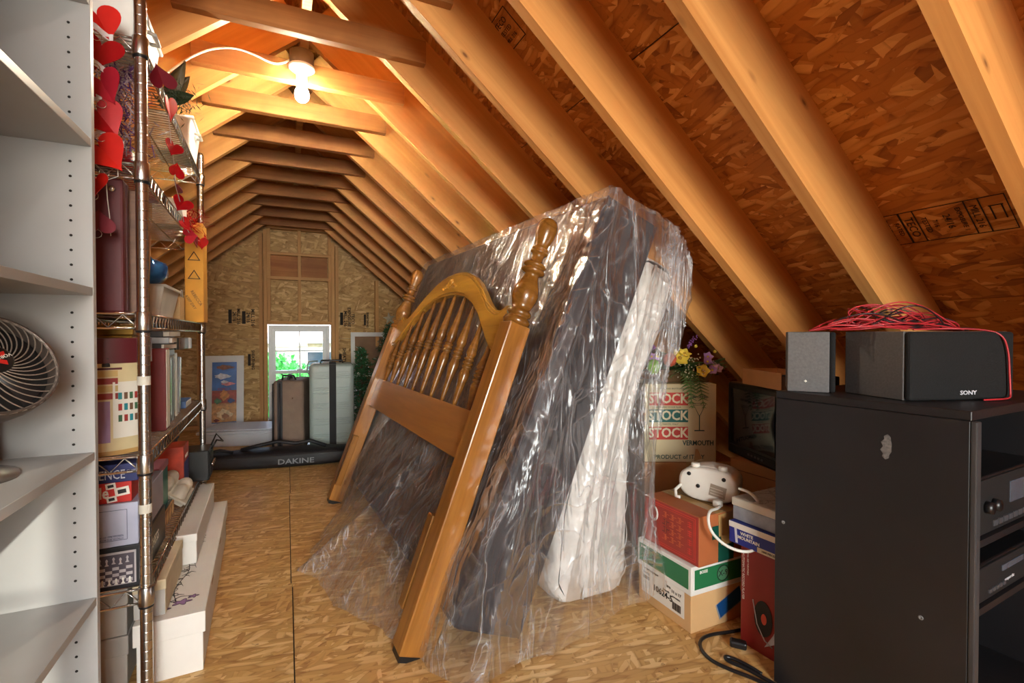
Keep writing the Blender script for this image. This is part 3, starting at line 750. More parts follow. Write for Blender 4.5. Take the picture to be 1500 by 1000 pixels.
# ================================================================== WHITE BOOKCASE (left edge)
bc = thing('bookcase', 'tall white shelving unit with peg holes and open shelves at the left edge', 'bookcase', (0,0,0))
BXF, BXB, BYP = -.386, -.690, 1.356
TOPZ = 1.74
rbox('side_panel', .304, .018, TOPZ, WHITE, bc, ((BXF+BXB)/2, BYP + .009, 0), bevel=.001)
rbox('side_panel', .304, .018, TOPZ, WHITE, bc, ((BXF+BXB)/2, .545, 0), bevel=.001)
MB().bx(BXB - .006, BXB, .536, BYP + .018, 0, TOPZ).build('back_panel', WHITE, bc)
ymid, ylen = (BYP + .554)/2, BYP - .554 - .001
for z in (.06, .398, .722, 1.086, 1.412, TOPZ - .019):
    rbox('shelf', .298, ylen, .018, WHITE, bc, ((BXF+BXB)/2 + .002, ymid, z), bevel=.001)
HOLE = paint('peg_hole', (30, 26, 22), .9)
hm = MB().lathe([(.0028, 0), (.0028, .0006)], 10).mesh('peg_hole'); hm.materials.append(HOLE)
zrow = []
for z0, z1 in ((.10, .37), (.46, .68), (.76, 1.06), (1.12, 1.39), (1.45, 1.70)):
    z = z0
    while z < z1: zrow.append(z); z += .032
for z in zrow:
    for x in (BXF - .037, BXB + .037): obj('peg_hole', hm, None, bc, (x, BYP - .0004, z), (R(90), 0, 0))
# ---- the fan on the shelf
fan = thing('fan', 'dark desk fan with spiral grille and red badge on white shelf', 'fan', (-.475, 1.135, .740), (0, 0, R(-42)))
FANB = paint('fan_bronze', (74, 64, 58), .4, vary=.1); FANG = paint('fan_grille', (150, 138, 128), .35, .3)
MB().lathe([(.066,0), (.068,.006), (.064,.014), (.03,.024), (.022,.03)], 32).build('base', FANB, fan, (-.05, 0, 0))
head = MB().lathe([(.050,-.075), (.075,-.060), (.092,-.030), (.098,.0), (.098,.022), (.095,.028), (.092,.026), (.092,.0), (.07,-.03), (.03,-.045), (.002,-.046)], 40, cap=False).build('housing', FANB, fan, (0,0,.200), (0, R(62), 0))
gr = MB()
for k in range(32):
    a0 = 2*PI*k/32; pts = []
    for i in range(13):
        t = i/12; r = .024 + .069*t; a = a0 + 1.05*t**.8
        pts.append((r*math.cos(a), r*math.sin(a), .038 - .014*t*t))
    gr.tube(pts, .0011, 5)
gr.tube([(.094*math.cos(2*PI*i/48), .094*math.sin(2*PI*i/48), .024) for i in range(48)], .003, 6, closed=True)
gr.build('grille', FANG, head)
MB().lathe([(.090,.0), (.002,.004)], 32, cap=False).build('dark_interior', BLACKM, head)
MB().lathe([(.0255,.034), (.0255,.040), (.022,.0425), (.002,.043)], 28).build('hub', BLACKP, head)
REDB = paint('badge_red', (196, 40, 34), .4)
for s in (1, -1): MB().prism([(-.004 + 0,-.014), (.004,-.014), (.004 + s*.009,.013), (-.004 + s*.009,.013)], 0, .0008, ).build('badge', REDB, head, (0, 0, .0428), (0, 0, R(0)))
text(head, 'VORNADO', .0085, (0, .001, .0438), (0, 0, R(-72)), PAPER)
MB().tube([(-.05, 0, .03), (-.07, 0, .08), (-.05, 0, .14)], [.022, .028, .03], 12).build('neck', FANB, fan)
MB().lathe([(.016,0), (.016,.010), (.012,.013)], 20, Matrix.Rotation(R(90), 4, 'X')).build('pivot_knob', CHROME, fan, (-.03, -.098, .17))
for k in range(5):
    b = MB(); b.grid(6, 6, lambda u, v, k=k: Matrix.Rotation(2*PI*k/5 + .9*u, 3, 'Z') @ Vector((.02 + .064*v, 0, -.010 + .02*u)))
    b.build('blade', BLACKP, head)

# ================================================================== WIRE RACK
RK = thing('wire_rack', 'chrome wire shelving rack with five loaded shelves beside the white bookcase', 'shelving rack', (-.345, 1.575, 0), (0, 0, R(1.6)))
RL, RDp, RH = 1.215, .335, 1.885
SHZ = (.31, .664, 1.043, 1.437, 1.765)
def rk(x, y, z):                      # a point in the rack's own axes: x from the aisle side inwards is negative
    c, s = math.cos(R(1.6)), math.sin(R(1.6)); return Vector((-.345 + x*c - y*s, 1.575 + x*s + y*c, z))
prof = [(.0145, .012)]
z = .03
while z < RH - .02:
    prof += [(.0145, z - .0012), (.0145, z), (.0140, z + .0006), (.0140, z + .0016), (.0145, z + .0022), (.0145, z + .0034)]; z += .0254
prof += [(.0145, RH - .008), (.011, RH), (.002, RH + .002)]
pm = MB().lathe(prof, 14).mesh('post'); pm.materials.append(CHROME)
LAB = paint('rack_label', (206, 200, 186), .6)
for i, (x, y) in enumerate(((0, 0), (0, RL), (-RDp, 0), (-RDp, RL))):
    o = obj('post', pm, None, RK, (x, y, 0))
    MB().lathe([(.0165, 0), (.0165, .010), (.007, .014)], 12).build('foot', BLACKP, o)
    for zc in SHZ:
        MB().lathe([(.0185, -.032), (.0195, -.030), (.0180, .016), (.0170, .018), (.0150, .018)], 16).build('collar', CHROME, o, (0, 0, zc))
        MB().lathe([(.0170, -.038), (.0175, -.032), (.015, -.031)], 14).build('clip', BLACKP, o, (0, 0, zc))
    if i == 0:
        for zc in (.866, .525): MB().lathe([(.0150, 0), (.0150, .024)], 16, cap=False).build('post_label', LAB, o, (0, 0, zc))
    if i == 1: MB().lathe([(.0150, 0), (.0150, .024)], 16, cap=False).build('post_label', LAB, o, (0, 0, 1.27))
def shelf_meshes():
    rim = MB(); tr = MB(); wires = MB()
    def side(a, b, n):
        a, b = Vector(a), Vector(b)
        for dz in (.012, -.026): rim.tube([a + Vector((0,0,dz)), b + Vector((0,0,dz))], .0033, 7)
        pts = []
        for i in range(2*n + 1): pts.append(a.lerp(b, i/(2*n)) + Vector((0, 0, .010 if i % 2 else -.024)))
        tr.tube(pts, .0021, 5)
    m = .012
    side((0, m, 0), (0, RL - m, 0), 26); side((-RDp, m, 0), (-RDp, RL - m, 0), 26)
    side((-m, 0, 0), (-RDp + m, 0, 0), 5); side((-m, RL, 0), (-RDp + m, RL, 0), 5)
    n = 50
    for i in range(n + 1):
        y = .022 + (RL - .044)*i/n; wires.tube([(-.001, y, .0125), (-RDp + .001, y, .0125)], .0019, 5)
    for x in (-.11, -.225): wires.tube([(x, .003, .008), (x, RL - .003, .008)], .003, 6)
    return rim.mesh('rim'), tr.mesh('truss_wire'), wires.mesh('deck_wires')
rm, tm, wm = shelf_meshes()
for me in (rm, tm, wm): me.materials.append(CHROME)
for zc in SHZ:
    sh = obj('shelf', rm, None, RK, (0, 0, zc)); obj('truss_wire', tm, None, sh); obj('deck_wires', wm, None, sh)
TZ = .0146                            # top of the deck wires above the shelf height
RKROT = R(1.6)
def on(x, y, shelf, dz=0): p = rk(x, y, SHZ[shelf] + TZ + dz); return p
def abox(name, label, cat, x0, x1, y0, y1, shelf, h, mat, dz=0, rz=0, bevel=.002, lid=None, group=None, z=None):
    """a carton on the rack: x0..x1 inwards (negative), y0..y1 along it; returns the thing and its dims"""
    p = rk((x0+x1)/2, (y0+y1)/2, (SHZ[shelf] + TZ + dz) if z is None else z)
    t = thing(name, label, cat, p, (0, 0, RKROT + rz), group); d = (x1-x0, y1-y0, h)
    if lid:
        lh, lm = lid
        rbox('body', d[0]-.006, d[1]-.006, h-.003, mat, t, (0,0,0), bevel=bevel)
        rbox('lid', d[0], d[1], lh, lm, t, (0,0,h-lh), bevel=bevel)
    else: rbox('body', *d, mat, t, bevel=bevel)
    return t, d
MAROON = paint('maroon', (88, 26, 34), .45, vary=.12); BROWNW = wood('brown_case', (84, 54, 40), (120, 84, 62), 40, .5)
# ---- bottom shelf: games at the near end
NAVY = paint('navy', (34, 42, 96), .35); LAV = paint('lavender_grey', (168, 170, 190), .45); BLK = paint('box_black', (30, 30, 34), .35)
REDP = paint('box_red', (186, 42, 34), .35); SILV = paint('silver_print', (206, 206, 214), .35)
t, d = abox('chess_box', 'black chess set box with chessboard picture, lowest on the bottom shelf', 'game box', -.315, -.015, .02, .36, 0, .112, BLK)
CHL = paint('chess_light', (176, 168, 170), .5); CHD = paint('chess_dark', (70, 62, 72), .5)
decal(t, '-y', d, .075, .055, .130, .088, CHL)
decal(t, '-y', d, .075, .053, .122, .080, CHD, e=.0012)
for r in range(5):
    for c in range(8):
        if (r + c) % 2: decal(t, '-y', d, .024 + c*.0145, .022 + r*.0085, .0138, .0080, CHL, e=.0018, name='printed_square')
def chess(y, z, s):
    return MB().lathe([(.0042*s,0), (.0042*s,.002*s), (.002*s,.004*s), (.0016*s,.010*s), (.003*s,.012*s), (.002*s,.016*s), (.0005*s,.018*s)], 8)
for i in range(8): 
    o = chess(0,0,1).build('printed_piece', CHL, t, (.02 + i*.0145, -d[1]/2 - .0022, .066 + (i % 2)*.003)); o.scale = (1, .15, 1)
    o = chess(0,0,1).build('printed_piece', PAPER, t, (.025 + i*.0145, -d[1]/2 - .0022, .014)); o.scale = (1, .15, .9)
dtext(t, '+x', d, 0, .056, 'CHESS', .04, PAPER)
t, d = abox('game_box', 'lavender grey game box with thin dark outline above the chess box', 'game box', -.318, -.020, .022, .36, 0, .114, LAV, dz=.1125)
GREYL = paint('outline_grey', (86, 88, 110), .5)
for a, b, w, h in ((.06, .097, .13, .0012), (.06, .017, .13, .0012), (.125, .057, .0012, .080), (.10,.03,.03,.0012)): decal(t, '-y', d, a, b, w, h, GREYL)
dtext(t, '-y', d, .085, .028, 'A WAY OF THE WORDS', .006, GREYL); dtext(t, '-y', d, .085, .021, 'GAMES OF THE WORLD', .006, GREYL)
t, d = abox('dice_game_box', 'red word dice game box with white dice pictures', 'game box', -.30, -.035, .03, .30, 0, .056, REDP, dz=.2272)
dtext(t, '-y', d, .084, .028, 'Boggle', .042, PAPER, bold=.001, align='RIGHT', sx=.7)
for a, b, s in ((.088, .046, .018), (.112, .030, .026), (.090, .011, .018)):
    decal(t, '-y', d, a, b, s*1.2, s*.86, PAPER, rz=R(8), e=.0010, name='printed_die')
    decal(t, '-y', d, a, b, s*.7, s*.42, paint('die_blue', (60, 120, 180), .4) if s > .03 else INK, rz=R(8), e=.0016, name='printed_letter')
dtext(t, '+x', d, 0, .028, 'Boggle', .04, PAPER)
t, d = abox('card_game_box', 'navy blue board game box with large silver letters', 'game box', -.318, -.019, .022, .40, 0, .048, NAVY, dz=.2836)
dtext(t, '-y', d, .122, .020, 'SEQUENCE', .034, SILV, align='RIGHT', sx=.66); dtext(t, '-y', d, .125, .028, 'CLASSIC', .010, SILV, align='LEFT', sx=.7)
BLUPK = paint('sky_print', (120, 150, 190), .4, vary=.5, nscale=30)
decal(t, '+x', d, -.05, .024, .26, .040, BLUPK)
dtext(t, '+x', d, -.08, .024, 'SEQUENCE', .026, PAPER)
# along the aisle side of the bottom shelf
t, d = abox('board_game', 'flat wooden inlaid game board box on the bottom wire shelf', 'game box', -.20, -.03, .37, .625, 0, .048, wood('inlay_wood', (120, 78, 36), (196, 150, 92), 30, .4))
rbox('glass_top', .16, .245, .004, paint('dark_glass_top', (40, 56, 66), .12), t, (0,0,.0482), bevel=.001)
for k in range(5): decal(t, '+x', d, -.105 + k*.05, .024, .03, .028, paint('inlay_cream', (214, 180, 120), .4), rz=R(35), name='inlay')
t, d = abox('gift_box', 'small magenta and red folded gift box behind the egg carton', 'box', -.25, -.13, .66, .79, 0, .155, paint('magenta', (196, 48, 110), .4, vary=.2))
rbox('lid', .128, .123, .03, REDP, t, (0,0,.156), bevel=.002)
t, d = abox('puzzle_box', 'red and orange puzzle box under the fourth shelf', 'box', -.28, -.03, .86, 1.0, 0, .20, paint('orange_red', (190, 66, 40), .4, vary=.35, nscale=14))
decal(t, '+x', d, 0, .08, .12, .10, paint('blue_band', (52, 60, 120), .4, vary=.3, nscale=20)); dtext(t, '+x', d, 0, .15, 'PUZZLE', .022, PAPER)
t, d = abox('storage_tin', 'teal and pink storage tin beside the game boxes', 'tin', -.15, -.045, .44, .60, 0, .135, paint('teal', (40, 140, 126), .35, vary=.2), dz=.0525)
rbox('lid', .11, .165, .025, paint('tin_pink', (190, 120, 140), .35), t, (0,0,.1355), bevel=.004)
t, d = abox('cassette_deck', 'black electronic box with cables at the rack end', 'electronics', -.26, .045, 1.03, 1.19, 0, .14, BLACKP, bevel=.006)
rbox('front_plate', .003, .14, .11, BLACKM, t, (.154, 0, .015), bevel=.001)
for k in range(3): MB().lathe([(.010,0), (.009,.012)], 14, Matrix.Rotation(R(90), 4, 'Y')).build('knob', CHROME, t, (.156, -.045 + k*.04, .07))
MB().tube([(.15,.03,.142), (.17,.06,.19), (.20,.02,.16), (.18,-.05,.18), (.16,-.06,.142)], .004, 7).build('cable', BLACKP, t)
t, d = abox('wicker_basket', 'dark woven basket standing behind the cassette deck on the rack', 'basket', -.30, -.10, 1.02, 1.20, 0, .19, paint('dark_wicker', (52, 44, 38), .7, bump=.8, bscale=120), dz=.1415)
for k in range(6):
    MB().tube([(.103*sx, .093*sy, .012 + k*.030) for sx, sy in ((-1,-1), (1,-1), (1,1), (-1,1))], .006, 6, closed=True).build('woven_band', paint('dark_wicker', (52, 44, 38), .7), t)
# egg carton lying on its back on top
EGG = paint('egg_grey', (192, 184, 168), .85, vary=.08, bump=.3, bscale=90)
ec = thing('egg_carton', 'grey pulp egg carton with four domed cups on the wire shelf', 'egg carton', rk(-.062, .745, SHZ[0] + TZ + .048), (0, R(38), RKROT))
def eggsurf(u, v):
    x = (u - .5)*.13; y = (v - .5)*.20
    h = 0
    for cx in (-.03, .03):
        for cy in (-.05, .05):
            dd = math.hypot((x - cx)/.030, (y - cy)/.044); h = max(h, .042*math.sqrt(max(0, 1 - dd*dd*.95)) if dd < 1 else 0)
    e = min(u, 1-u, v, 1-v); return Vector((x, y, .020 + h if e > .04 else .020 - (.04 - e)*.5))
MB().grid(34, 44, eggsurf).build('cups', EGG, ec)
rbox('rim', .144, .214, .010, EGG, ec, (0,0,.012), bevel=.004); rbox('tray', .130, .2, .014, EGG, ec, (0,0,0), bevel=.005)
# ---- fourth shelf (counting from the top)
t = thing('keepsake_box', 'oval maroon keepsake box printed with books and opera glasses', 'box', rk(-.118, .125, SHZ[1] + TZ), (0, 0, RKROT))
CREAM = paint('cream_print', (208, 192, 150), .45)
def oval(rx, ry, n=48): return [(rx*math.cos(2*PI*k/n), ry*math.sin(2*PI*k/n)) for k in range(n)]
MB().prism(oval(.108, .10), 0, .255, smooth=True).build('body', CREAM, t)
MB().prism(oval(.112, .104), .245, .312, smooth=True).build('lid', MAROON, t)
def ovp(a, z, e=.001):                 # point on the oval wall at angle a
    return Vector(((.108+e)*math.cos(a), (.10+e)*math.sin(a), z))
def curved(a0, a1, z0, z1, mat, name, e=.0012):
    MB().grid(8, 2, lambda u, v: ovp(R(a0 + (a1-a0)*u), z0 + (z1-z0)*v, e)).build(name, mat, t)
PB = [(250, 262, (122, 90, 60)), (263, 277, (46, 88, 130)), (278, 291, (150, 120, 160))]
for a0, a1, c in PB: curved(a0, a1, .035, .145, paint('spine_%d' % a0, c, .5), 'printed_book')
for k in range(4): curved(250, 300, .150 + k*.020, .166 + k*.020, paint('spine_red', (140, 40, 36), .5) if k % 2 == 0 else paint('spine_cream', (200, 170, 110), .5), 'printed_book')
curved(247, 305, .228, .2335, MAROON, 'printed_book')
curved(294, 345, .045, .195, PAPER, 'printed_page')
for r in range(3):
    for q in range(4): curved(300 + q*7, 304.5 + q*7, .088 + r*.030, .106 + r*.030, paint(['p_green','p_red','p_teal','p_brown'][(q + r) % 4], [(60, 100, 70), (160, 50, 44), (40, 130, 140), (110, 80, 60)][(q + r) % 4], .5), 'printed_icon', .0018)
for a in (268, 287): 
    b = MB().lathe([(.009,0), (.0085,.010), (.0055,.016), (.0055,.026), (.0075,.030)], 14).build('printed_opera_glass', INK, t, ovp(R(a), .236, .001)); b.scale = (1, .35, .75)
curved(270, 286, .250, .252, paint('brass', (170, 130, 60), .3, .8), 'printed_bar')
curved(245, 350, .0, .012, paint('gold_base', (190, 150, 90), .4), 'base_band')
t = thing('brass_box', 'shiny gold foil gift box behind the maroon keepsake box', 'box', rk(-.16, .30, SHZ[1] + TZ), (0, 0, RKROT))
rbox('body', .17, .10, .32, paint('gold_foil', (190, 150, 70), .25, .7, bump=.4, bscale=14), t); rbox('lid', .176, .106, .03, paint('gold_lid', (170, 130, 58), .3, .7), t, (0,0,.3202))
RB = paint('binder_red', (124, 28, 34), .4)
t, d = abox('binder', 'dark red ring binder with white spine tag on the wire shelf', 'binder', -.29, -.012, .372, .440, 1, .275, RB, rz=0)
decal(t, '+x', d, 0, .045, .05, .05, PAPER, rz=R(-30)); rbox('paper_block', .25, .055, .262, PAPER, t, (.016, 0, .008), bevel=.001)
SLV = paint('clear_sleeve', (196, 206, 204), .15, vary=.2, nscale=20)
for k in range(3):
    t, d = abox('document_sleeve', ['first', 'second', 'third'][k] + ' clear plastic document sleeve to the right of the red binder', 'folder', -.28, -.028, .46 + k*.058, .500 + k*.058, 1, .245 - .006*k, SLV, rz=R(2*k), group='clear document sleeves')
    rbox('sheet_stack', .24, .02, .225, PAPER, t, (.0, 0, .004), bevel=.001); rbox('spine_strip', .006, .038, .235, paint('strip_grey', (120, 124, 124), .2), t, (.128, 0, .002), bevel=.002)
GRYB = paint('binder_grey', (64, 64, 66), .4)
for k in range(4):
    t, d = abox('notebook', ['lowest', 'second', 'third', 'topmost'][k] + ' grey notebook in the flat stack above the sleeves', 'notebook', -.29 + .01*k, -.022 - .008*(k % 2), .435 + .01*k, .63 + .012*k, 1, .022, GRYB if k != 2 else paint('binder_pale', (170, 172, 176), .4), dz=.2455 + .0223*k, rz=R([2, -3, 4, -2][k]), group='stacked notebooks')
    rbox('pages', .26, .19, .016, PAPER, t, (.002, .002, .003), bevel=.001)
t, d = abox('picture_frame', 'white picture frame standing among frames at the far shelf end', 'picture frame', -.25, -.03, .70, .725, 1, .25, paint('frame_white', (214, 214, 208), .4))
rbox('picture', .17, .003, .19, paint('photo_blue', (92, 132, 168), .3, vary=.5, nscale=14), t, (0, -.0145, .03), bevel=0)
t, d = abox('silver_frame', 'tilted silver picture frame behind the white frame', 'picture frame', -.24, -.035, .80, .83, 1, .23, paint('frame_silver', (170, 174, 178), .25, .6)); t.rotation_euler = (R(-8), 0, RKROT)
rbox('picture', .16, .003, .17, paint('photo_tan', (190, 160, 120), .3, vary=.4, nscale=14), t, (0, -.0175, .03), bevel=0)
t, d = abox('blue_book', 'blue hardback book lying against the far post', 'book', -.22, -.03, .93, 1.09, 1, .03, paint('book_blue', (60, 96, 150), .4)); rbox('pages', .184, .154, .022, PAPER, t, (.004, 0, .004), bevel=.001)
t, d = abox('media_case', 'black media case with brown band under the third shelf', 'case', -.27, -.02, .70, .98, 1, .045, BLK, dz=.262, rz=R(-4)); rbox('band', .01, .08, .047, BROWNW, t, (.124, -.05, -.0005), bevel=.001); rbox('band', .252, .04, .047, SILV, t, (0, .09, -.0005), bevel=.001)
t, d = abox('speaker_box', 'small dark blue faceted box on the notebook stack', 'box', -.14, -.045, .52, .59, 1, .0, BLK) if False else (None, None)
t = thing('perfume_box', 'small slate blue box with pale side on the notebook stack', 'box', rk(-.075, .56, SHZ[1] + TZ + .338), (0, 0, RKROT + R(12)))
MB().prism([(-.035,-.03), (.035,-.03), (.035,.03), (-.035,.03)], 0, .028).build('body', paint('slate_blue', (60, 84, 104), .35), t, bevel=.002); rbox('side_label', .002, .05, .022, SILV, t, (.0362, 0, .003), bevel=0)
# ---- third shelf
t, d = abox('maroon_case', 'large dark maroon flat case standing upright on the third shelf', 'case', -.31, -.045, .022, .085, 2, .355, MAROON, bevel=.006)
rbox('edge_band', .270, .008, .340, paint('maroon_dark', (64, 18, 26), .5), t, (0, 0, .006), bevel=.002); MB().lathe([(.008,0), (.007,.004)], 14, Matrix.Rotation(R(90), 4, 'X')).build('snap', CHROME, t, (.11, -.033, .325))
t, d = abox('wooden_case', 'brown wood grain portfolio case beside the maroon case', 'case', -.31, -.028, .095, .165, 2, .345, BROWNW, bevel=.003)
for z in (.05, .09, .17, .25, .29): decal(t, '+x', d, 0, z, .068, .0014, paint('band_tan', (150, 116, 84), .5), name='band')
for k, c in enumerate(((150, 36, 34), (206, 110, 50), (186, 150, 104))):
    p = rk(-.165, .20 + .022*k, SHZ[2] + TZ + .004)
    t = thing('file_folder', ['red', 'orange', 'tan'][k] + ' card file folder leaning beside the brown case', 'folder', p, (R(-6 - 3*k), 0, RKROT), 'leaning file folders')
    rbox('cover', .26, .004, .30 - .02*k, paint('folder%d' % k, c, .6), t, bevel=.001); rbox('cover', .26, .004, .29 - .02*k, paint('folder%d' % k, c, .6), t, (0,.006,0), bevel=.001)
    rbox('paper_block', .25, .002, .27 - .02*k, PAPER, t, (0,.003,.004), bevel=0)
t = thing('plastic_tub', 'pale grey tub on the third shelf holding a blue bag', 'tub', rk(-.12, .60, SHZ[2] + TZ), (0, 0, RKROT))
TUB = paint('tub_grey', (196, 190, 180), .45)
MB().add([(x*k, y*k2, z_) for (z_, k, k2) in ((0, .075, .13), (.115, .095, .155)) for x, y in ((-1,-1), (1,-1), (1,1), (-1,1))], [(0,3,2,1), (0,1,5,4), (1,2,6,5), (2,3,7,6), (3,0,4,7)]).build('body', TUB, t, bevel=.006)
MB().tube([(.097*x, .157*y, .113) for x, y in ((-1,-1), (1,-1), (1,1), (-1,1))], .005, 6, closed=True).build('rim', TUB, t)
t = thing('blue_bag', 'crumpled shiny blue foil bag inside the grey tub', 'bag', rk(-.11, .60, SHZ[2] + TZ + .118), (0, 0, RKROT))
MB().grid(28, 16, lambda u, v: Vector((.07*math.sin(PI*(v*.98+.01))*math.cos(2*PI*u), .11*math.sin(PI*(v*.98+.01))*math.sin(2*PI*u), .055 - .055*math.cos(PI*(v*.98+.01)))) * (1 + .22*nz1(3*math.cos(2*PI*u), 3*math.sin(2*PI*u), v*4))).build('crumpled_foil', paint('blue_foil', (36, 110, 190), .18, .35, vary=.3, nscale=14, bump=.5, bscale=25), t)
t = thing('paper_bag', 'small tan paper bag with handles near the far post', 'bag', rk(-.08, .86, SHZ[2] + TZ), (0, 0, RKROT))
MB().add([(x*.05, y*.055, z_) for z_ in (0, .10) for x, y in ((-1,-1), (1,-1), (1,1), (-1,1))], [(0,3,2,1), (0,1,5,4), (1,2,6,5), (2,3,7,6), (3,0,4,7)]).build('body', paint('kraft', (196, 164, 116), .8), t, bevel=.003)
for s in (-1, 1): MB().tube([(.048*s, -.025, .10), (.048*s, -.015, .13), (.048*s, .015, .13), (.048*s, .025, .10)], .002, 6).build('handle', PAPER, t)
YCARD = paint('yellow_card', (206, 148, 54), .75)
t, d = abox('tall_carton', 'tall yellow-brown carton with warning triangles at the far end of the rack', 'box', -.045, .028, 1.045, 1.188, 2, .455, YCARD, bevel=.003)
for k in range(3):
    tri = MB().tube([(-.022, 0, -.016), (.022, 0, -.016), (0, 0, .022)], .0034, 4, closed=True).build('warning_triangle', INK, t, (.0, -d[1]/2 - .001, .385 - k*.085)); tri.scale = (1, .3, 1)
dtext(t, '-y', d, .008, .11, 'REBECCA', .018, INK, rz=R(-60)); dtext(t, '-y', d, -.014, .09, 'KEEP DRY', .016, INK, rz=R(-60))
for k, x in enumerate((-.12,)): pass
# ---- second shelf
for k, (y, c) in enumerate(((.10, (150, 26, 34)), (.42, (160, 34, 40)))):
    t = thing('ribbon_spool', ['near', 'far'][k] + ' red ribbon spool lying on the second shelf', 'ribbon', rk(-.085, y, SHZ[3] + TZ), (0,0,0), 'red ribbon spools')
    MB().lathe([(.02,0), (.055,.002), (.055,.05), (.02,.052)], 28).build('ribbon', paint('ribbon_red', (158, 30, 38), .35, bump=.5, bscale=160), t); MB().lathe([(.02,-.0005), (.02,.0535), (.016,.0535), (.016,-.0005)], 20, cap=False).build('core', PAPER, t)
t, d = abox('white_box', 'small white box on the second shelf near the far post', 'box', -.12, -.02, .80, .93, 3, .085, PAPER); rbox('lid', .104, .134, .022, paint('offwhite', (214, 206, 186), .5), t, (0,0,.0855)) 
rt = thing('tinsel_garland', 'red tinsel garland piled at the far end of the second shelf', 'garland', rk(-.05, 1.04, SHZ[3] + TZ), (0,0,0))
rnd = random.Random(4); b = MB()
for i in range(380):
    p = Vector((rnd.gauss(0,.035), rnd.gauss(0,.075), abs(rnd.gauss(.05,.035)))); v = Vector((rnd.gauss(0,1), rnd.gauss(0,1), rnd.gauss(0,1))).normalized()*.02; w = v.orthogonal().normalized()*.0016
    p.z = max(p.z, .012); b.add([p - v - w, p - v + w, p + v + w, p + v - w], [(0,1,2,3)])
o = b.build('tinsel', paint('tinsel_red', (200, 24, 34), .22, .5), rt); o['kind'] = 'stuff'
# ---- top shelf: tubs, sprig
def tub(name, label, x0, x1, y0, y1, h, rz=0):
    p = rk((x0+x1)/2, (y0+y1)/2, SHZ[4] + TZ); t = thing(name, label, 'tub', p, (0, 0, RKROT + rz), 'white plastic tubs'); a, c = (x1-x0)/2, (y1-y0)/2
    m = MB().add([(x*k*a, y*k*c, z_) for (z_, k) in ((0, .82), (h, 1)) for x, y in ((-1,-1), (1,-1), (1,1), (-1,1))], [(0,3,2,1), (0,1,5,4), (1,2,6,5), (2,3,7,6), (3,0,4,7)])
    m.build('body', paint('tub_white', (222, 220, 214), .4), t, bevel=.012, seg=3)
    MB().tube([(a*x, c*y, h - .004) for x, y in ((-1,-1), (1,-1), (1,1), (-1,1))], .008, 8, closed=True).build('rim', paint('tub_white', (222, 220, 214), .4), t)
    MB().tube([(a*.8, -.04, h*.75), (a + .016, -.03, h*.72), (a + .016, .03, h*.72), (a*.8, .04, h*.75)], .006, 8).build('handle', paint('tub_white', (222, 220, 214), .4), t)
    return t
tub('storage_tub', 'white plastic tub on top of the rack beside its near post', -.17, -.01, .03, .33, .13)
tub('storage_tub', 'white plastic tub on top of the rack near its far post', -.15, .012, .86, 1.12, .145)
sp = thing('greenery_sprig', 'dark artificial greenery sprig sticking out of the top shelf', 'artificial plant', rk(-.03, .40, SHZ[4] + TZ + .005), (0,0,0))
DG = paint('dark_leaf', (44, 60, 30), .6, vary=.4); DB = paint('brown_leaf', (86, 70, 40), .5)
rnd = random.Random(11)
for k in range(3):
    L = .12 + .03*k; M = Euler((R(-20 + 25*k), R(60 - 25*k), R(20*k))).to_matrix()
    b = MB(); b.grid(5, 9, lambda u, v: M @ Vector(((u-.5)*.05*math.sin(PI*min(1, v*.98 + .02)), .012*math.cos(PI*(u-.5)) , L*v))); b.build('leaf', DB if k else DG, sp, (0, .03*k, .0))
b = MB()
for i in range(260):
    p = Vector((.045 + rnd.gauss(0,.03), rnd.gauss(.03,.05), .03 + rnd.gauss(0,.025))); v = Vector((rnd.gauss(.6,.6), rnd.gauss(0,1), rnd.gauss(0,.8))).normalized()*.016; w = v.orthogonal().normalized()*.0018
    b.add([p - v, p + w, p + v, p - w], [(0,1,2,3)])
o = b.build('needles', DG, sp); o['kind'] = 'stuff'
# ---- hearts
def heart_mesh(s, name='heart', fold=.0):
    pts = []
    for k in range(40):
        a = 2*PI*k/40; x = 16*math.sin(a)**3; y = 13*math.cos(a) - 5*math.cos(2*a) - 2*math.cos(3*a) - math.cos(4*a); pts.append((x/16*s/2, (y + 2)/16*s/2))
    m = MB().prism([(x, y) for x, y in pts], -.001, .001)
    m.v = [(x, y, z + fold*abs(x)) for x, y, z in m.v]
    return m
HR = paint('foil_red', (170, 20, 28), .25, .25, vary=.15); HO = paint('foil_scarlet', (206, 34, 26), .28, .2, vary=.15); HP = paint('foil_pink', (190, 40, 58), .25, .25, vary=.15); HD = paint('heart_maroon', (104, 16, 32), .4, vary=.15)
def facing(n, roll=0):
    n = Vector(n).normalized(); up = Vector((0,0,1)); x = up.cross(n).normalized(); y = n.cross(x)
    return (Matrix((x, y, n)).transposed() @ Matrix.Rotation(R(roll), 3, 'Z')).to_euler()
g1 = thing('heart_garland', 'garland of large shiny red hearts hanging at the near end of the rack', 'garland', (-.40, 1.525, 1.80), (0,0,0))
pts = []
